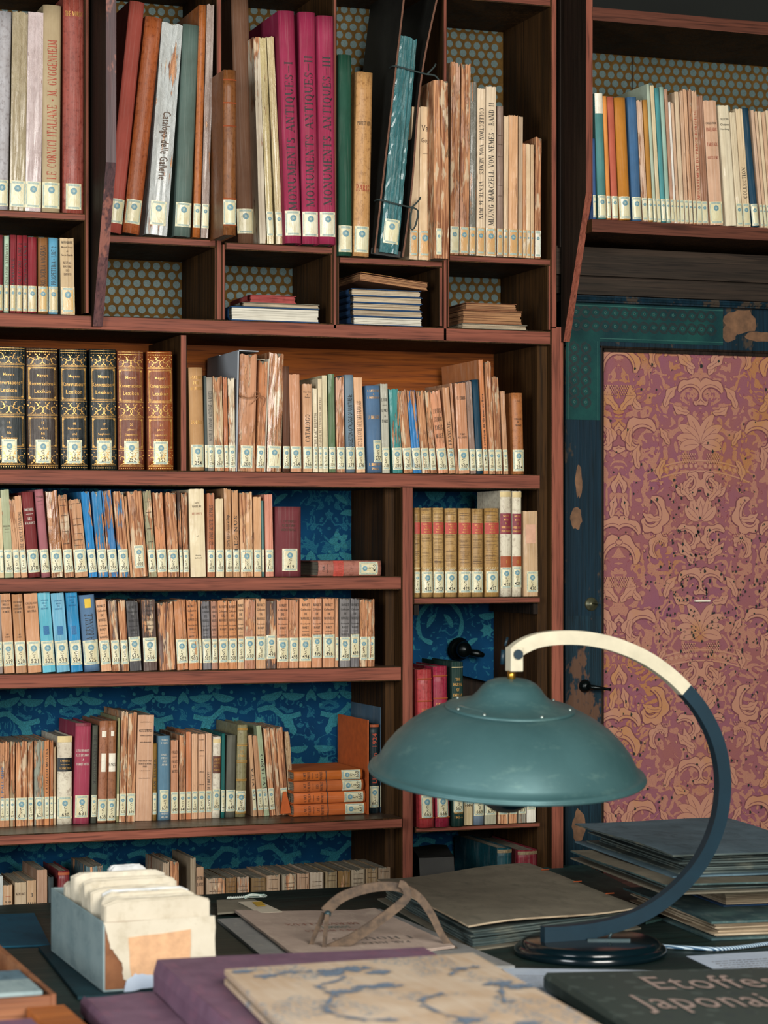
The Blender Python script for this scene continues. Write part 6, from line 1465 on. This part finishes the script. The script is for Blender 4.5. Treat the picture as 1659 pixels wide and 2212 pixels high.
# ------------------------------------------------------------------ lamp
def lamp():
    k = NB('lamp_green', .5, .3, .5); c = k.mix(k.step(k.noise(9, 4), .35, .65), hx('#4a6e70'), hx('#3d6062')); c = k.mix(k.step(k.noise((14, 14, 40), 5, .75), .56, .74, 0, .5), c, hx('#6d8d86')); k.color(c); k.rough(k.step(k.noise(18, 4), .3, .7, .38, .52)); M['lamp_green'] = k.m
    simple('lamp_navy', '#092a38', .45, var=.2, scale=14); simple('lamp_cream', '#cfc6ac', .5, var=.14, scale=26); simple('lamp_black', '#07161c', .16, var=.2, scale=10, spec=.7)
    simple('brass', '#c8923a', .28, .9); simple('screw', '#9aa6a0', .35, .8); simple('dark_globe', '#0a2530', .15, spec=.6)
    b = G(1275, 2060, TZ); root = thing('desk_lamp', 'green metal-shaded desk lamp with curved cream and navy arm', 'lamp', (b.x, b.y, TZ+.0003))
    zd = 4.045; o0 = root.location
    def LP(px, py, dz=0.0): return P(px, py, b.y)+Vector((0, dz, 0))-o0   # a point in the upright plane of the arm
    bm = bmesh.new(); lathe(bm, [(0, 0), (.130, 0), (.133, .003), (.133, .010), (.129, .014), (.120, .016)], 64); o = obj('base_rim', bm, 'lamp_black', root, True)
    bm = bmesh.new(); lathe(bm, [(.124, .010), (.123, .019), (.117, .024), (.11, .0255), (0, .026)], 64); obj('base', bm, 'lamp_black', root, True)
    pts = [(1107, 1412), (1128, 1396), (1165, 1382), (1215, 1377), (1270, 1380), (1330, 1394), (1390, 1420), (1440, 1454), (1478, 1490), (1512, 1532), (1540, 1585), (1556, 1640), (1561, 1700), (1553, 1765), (1530, 1830), (1495, 1885), (1445, 1935), (1390, 1972), (1330, 1996), (1270, 2010), (1215, 2017), (1172, 2020)]
    cc = cat([LP(*p_) for p_ in pts], 6); cut = 8*6; nrm = Vector((0, 1, 0))
    bm = bmesh.new(); bar(bm, cc[:cut+1], nrm, .0245, .020); bmesh.ops.bevel(bm, geom=[e for e in bm.edges if e.calc_face_angle(0) > 1], offset=.001, segments=1, affect='EDGES'); o = obj('arm', bm, 'lamp_cream', root); o['label'] = 'cream painted upper arm'
    bm = bmesh.new(); n_ = len(cc)-cut; bar(bm, cc[cut:], nrm, .0245, .020, 0, [.0245+.006*max(0, i/n_-.75)*4 for i in range(n_)]); o = obj('arm', bm, 'lamp_navy', root); o['label'] = 'navy painted lower arm'
    xa = LP(1172, 2030).x; xb = LP(1285, 2030).x; zt_ = LP(1172, 2008).z
    bm = bmesh.new(); box(bm, xa, xb, -.0102, .0102, .0255, zt_); bmesh.ops.bevel(bm, geom=bm.edges[:], offset=.0008, segments=1, affect='EDGES'); obj('arm_foot', bm, 'lamp_navy', root)
    # switch plate
    sp = LP(1299, 2046, -.03); bm = bmesh.new(); c_ = Vector((sp.x, sp.y, .0262)); v = [c_+RT*a+FW*b_ for a, b_ in ((-.037, -.004), (.037, -.004), (.037, .004), (-.037, .004))]
    prism(bm, [(a.x, a.y) for a in v], .0258, .0292); s_ = obj('switch', bm, 'screw_dark', root); bm = bmesh.new(); tube(bm, [c_+Vector((0, 0, .003)), c_+Vector((0, 0, .014))+RT*.005], .0026, 8); obj('lever', bm, 'screw_dark', s_, True)
    # bracket at the end of the arm
    bm = bmesh.new(); bar(bm, [LP(1111, 1398), LP(1111, 1450)], nrm, .023, .026); bmesh.ops.bevel(bm, geom=bm.edges[:], offset=.0012, segments=1, affect='EDGES'); obj('shade_bracket', bm, 'lamp_cream', root)
    bm = bmesh.new(); tube(bm, [LP(1112, 1413, -.012), LP(1112, 1413, -.0175)], .0085, 16); tube(bm, [LP(1112, 1413, .012), LP(1112, 1413, .018)], .0085, 16); obj('pivot_bolt', bm, 'lamp_navy', root)
    bm = bmesh.new(); tube(bm, [LP(1100, 1396, .018), LP(1106, 1378, .02)], .002, 8, 0); tube(bm, [LP(1094, 1436, .018), LP(1096, 1405, .018)], .004, 8, 0); obj('wing_nut', bm, 'lamp_navy', root, True)
    bm = bmesh.new(); tube(bm, [LP(1105, 1448), LP(1105, 1470)], .0068, 16); obj('brass_stem', bm, 'brass', root, True)
    prof = [(.2385, -.006), (.2400, -.003), (.2395, .002), (.2350, .0045), (.2295, .006), (.2250, .014), (.2130, .036), (.197, .056), (.178, .074), (.155, .090), (.132, .102), (.111, .1095)]
    cap = [(.113, .1095), (.1125, .1125), (.108, .1135), (.092, .1165), (.077, .1215), (.066, .1285), (.058, .137), (.051, .1465), (.043, .154), (.032, .159), (.018, .1612), (.006, .162)]
    sh = bpy.data.objects.new('lamp_shade', None); 
    c0 = LP(1106, 1655)
    tilt = Matrix.Rotation(-YAW, 4, 'Z') @ Matrix.Rotation(R(7.0), 4, 'X') @ Matrix.Rotation(R(2.3), 4, 'Y')
    def shp(nm, fn, m_, smooth=True):
        bm = bmesh.new(); fn(bm); bmesh.ops.transform(bm, matrix=tilt, verts=bm.verts[:]); bmesh.ops.translate(bm, vec=c0+Vector((0, 0, 0))+off, verts=bm.verts[:]); return obj(nm, bm, m_, root, smooth)
    topv = tilt @ Vector((0, 0, .162)); off = LP(1105, 1466)-c0-topv
    inner = [(r_-.0018, z_-.0012) for r_, z_ in prof[::-1][:-1]]
    def dome(bm):
        cp = []
        for (a, b_) in zip(prof, prof[1:]):
            for s in range(3): cp.append((a[0]+(b_[0]-a[0])*s/3, a[1]+(b_[1]-a[1])*s/3))
        lathe(bm, prof+[(.0, .1095)], 96); lathe(bm, inner+[(.2375, -.006)], 96)
    s1 = shp('lamp_shade', dome, 'lamp_green')
    def rim(bm):
        tube(bm, [(.2385*math.cos(a*math.pi/48), .2385*math.sin(a*math.pi/48), -.003) for a in range(97)], .0035, 8)
    o = shp('rim_bead', rim, 'lamp_green'); o.parent = s1
    o = shp('shade_cap', lambda bm: lathe(bm, cap, 64), 'lamp_green'); o.parent = s1
    for a in (-152, -118, -62, -10, 40, 90, 150):
        def sc(bm, a=a): lathe(bm, [(0, .1175), (.0028, .1165), (.0032, .113)], 10, .1035*math.cos(R(a)), .1035*math.sin(R(a)))
        o = shp('screw', sc, 'screw'); o.parent = s1
    o = shp('maker_plate', lambda bm: prism(bm, [(-.092, -.034), (-.052, -.076), (-.045, -.068), (-.085, -.028)], .1165, .1175), 'plate_grey', False); o.parent = s1
    o = shp('inner_globe', lambda bm: lathe(bm, [(0, -.074), (.022, -.070), (.042, -.057), (.054, -.036), (.058, -.005), (.05, .06)], 40), 'dark_globe'); o.parent = s1
    # cable
    c_ = thing('power_cable', 'blue and white braided power cable running right from the lamp foot', 'cable', G(1540, 2050, TZ))
    P_ = cat([G(px, py, TZ+.005)-c_.location for px, py in ((1425, 2042), (1445, 2045), (1500, 2048), (1550, 2050), (1600, 2046), (1680, 2036), (1780, 2030))], 40)
    bm = bmesh.new(); tube(bm, P_, .0036, 10); obj('braid', bm, 'cable_braid', c_, True)
simple('screw_dark', '#3a4c50', .4, .5); simple('plate_grey', '#6d8a8a', .35, .5)
k = NB('cable_braid', .6); w_ = k.n('ShaderNodeTexWave'); k.L(k.co(), w_.inputs[0]); w_.inputs['Scale'].default_value = 90; w_.bands_direction = 'DIAGONAL'; k.color(k.mix(k.step(w_.outputs['Fac'], .4, .6), hx('#bcd0dc'), hx('#355a78'))); M['cable_braid'] = k.m
def calipers():
    r = thing('calipers', 'brown metal proportional calipers with curved legs standing on pamphlet', 'calipers', G(700, 2056, TZ+.014)); zd = 4.06; o0 = r.location
    def LP(px, py, dz=0): z = zd+dz; return CAMW((px-829.5)/FPX*z, z, CZ+(HOR-py)/FPX*z)-o0
    k = NB('caliper_bronze', .45, .4); k.color(k.mix(k.step(k.noise(60, 4), .4, .65), hx('#6e5a48'), hx('#4c4036'))); M['caliper_bronze'] = k.m
    def arm(pts, w0, w1, dz, lb_=None):
        cc = cat([LP(a, b, dz+(c_[0] if c_ else 0)) for a, b, *c_ in pts], 7); n_ = len(cc); bm = bmesh.new()
        bar(bm, cc, FW, w0, .006, 0, [w0+(w1-w0)*i/n_ for i in range(n_)]); return obj('leg', bm, 'caliper_bronze', r)
    arm([(702, 1970), (735, 1940), (780, 1922), (830, 1914), (872, 1919), (905, 1938), (932, 1975), (952, 2015), (972, 2043), (985, 2052)], .019, .010, .006)
    arm([(705, 2054), (760, 2028), (810, 1995), (850, 1965), (876, 1942), (880, 1928), (872, 1912), (862, 1908)], .019, .012, -.006)
    arm([(700, 1972), (682, 2015), (667, 2054)], .009, .007, .012)
    arm([(707, 1975), (703, 2015), (700, 2056)], .008, .008, -.012)
    bm = bmesh.new(); tube(bm, [LP(708, 1974, -.014), LP(708, 1974, .012)], .0062, 14); obj('pivot', bm, 'screw_dark', r, True)
    bm = bmesh.new(); tube(bm, [LP(673, 2056), LP(700, 2057)], .006, 8); obj('foot_bar', bm, 'old_gold', r, True)
simple('faint_red', '#a5705f', .8); simple('faint_green', '#6d8278', .8); simple('faint_ink', '#77706a', .8); simple('old_gold', '#8a7038', .5, .4)
# ------------------------------------------------------------------ build
books(); niches(); portfolio(); slipcase(); desk(); lamp(); calipers()
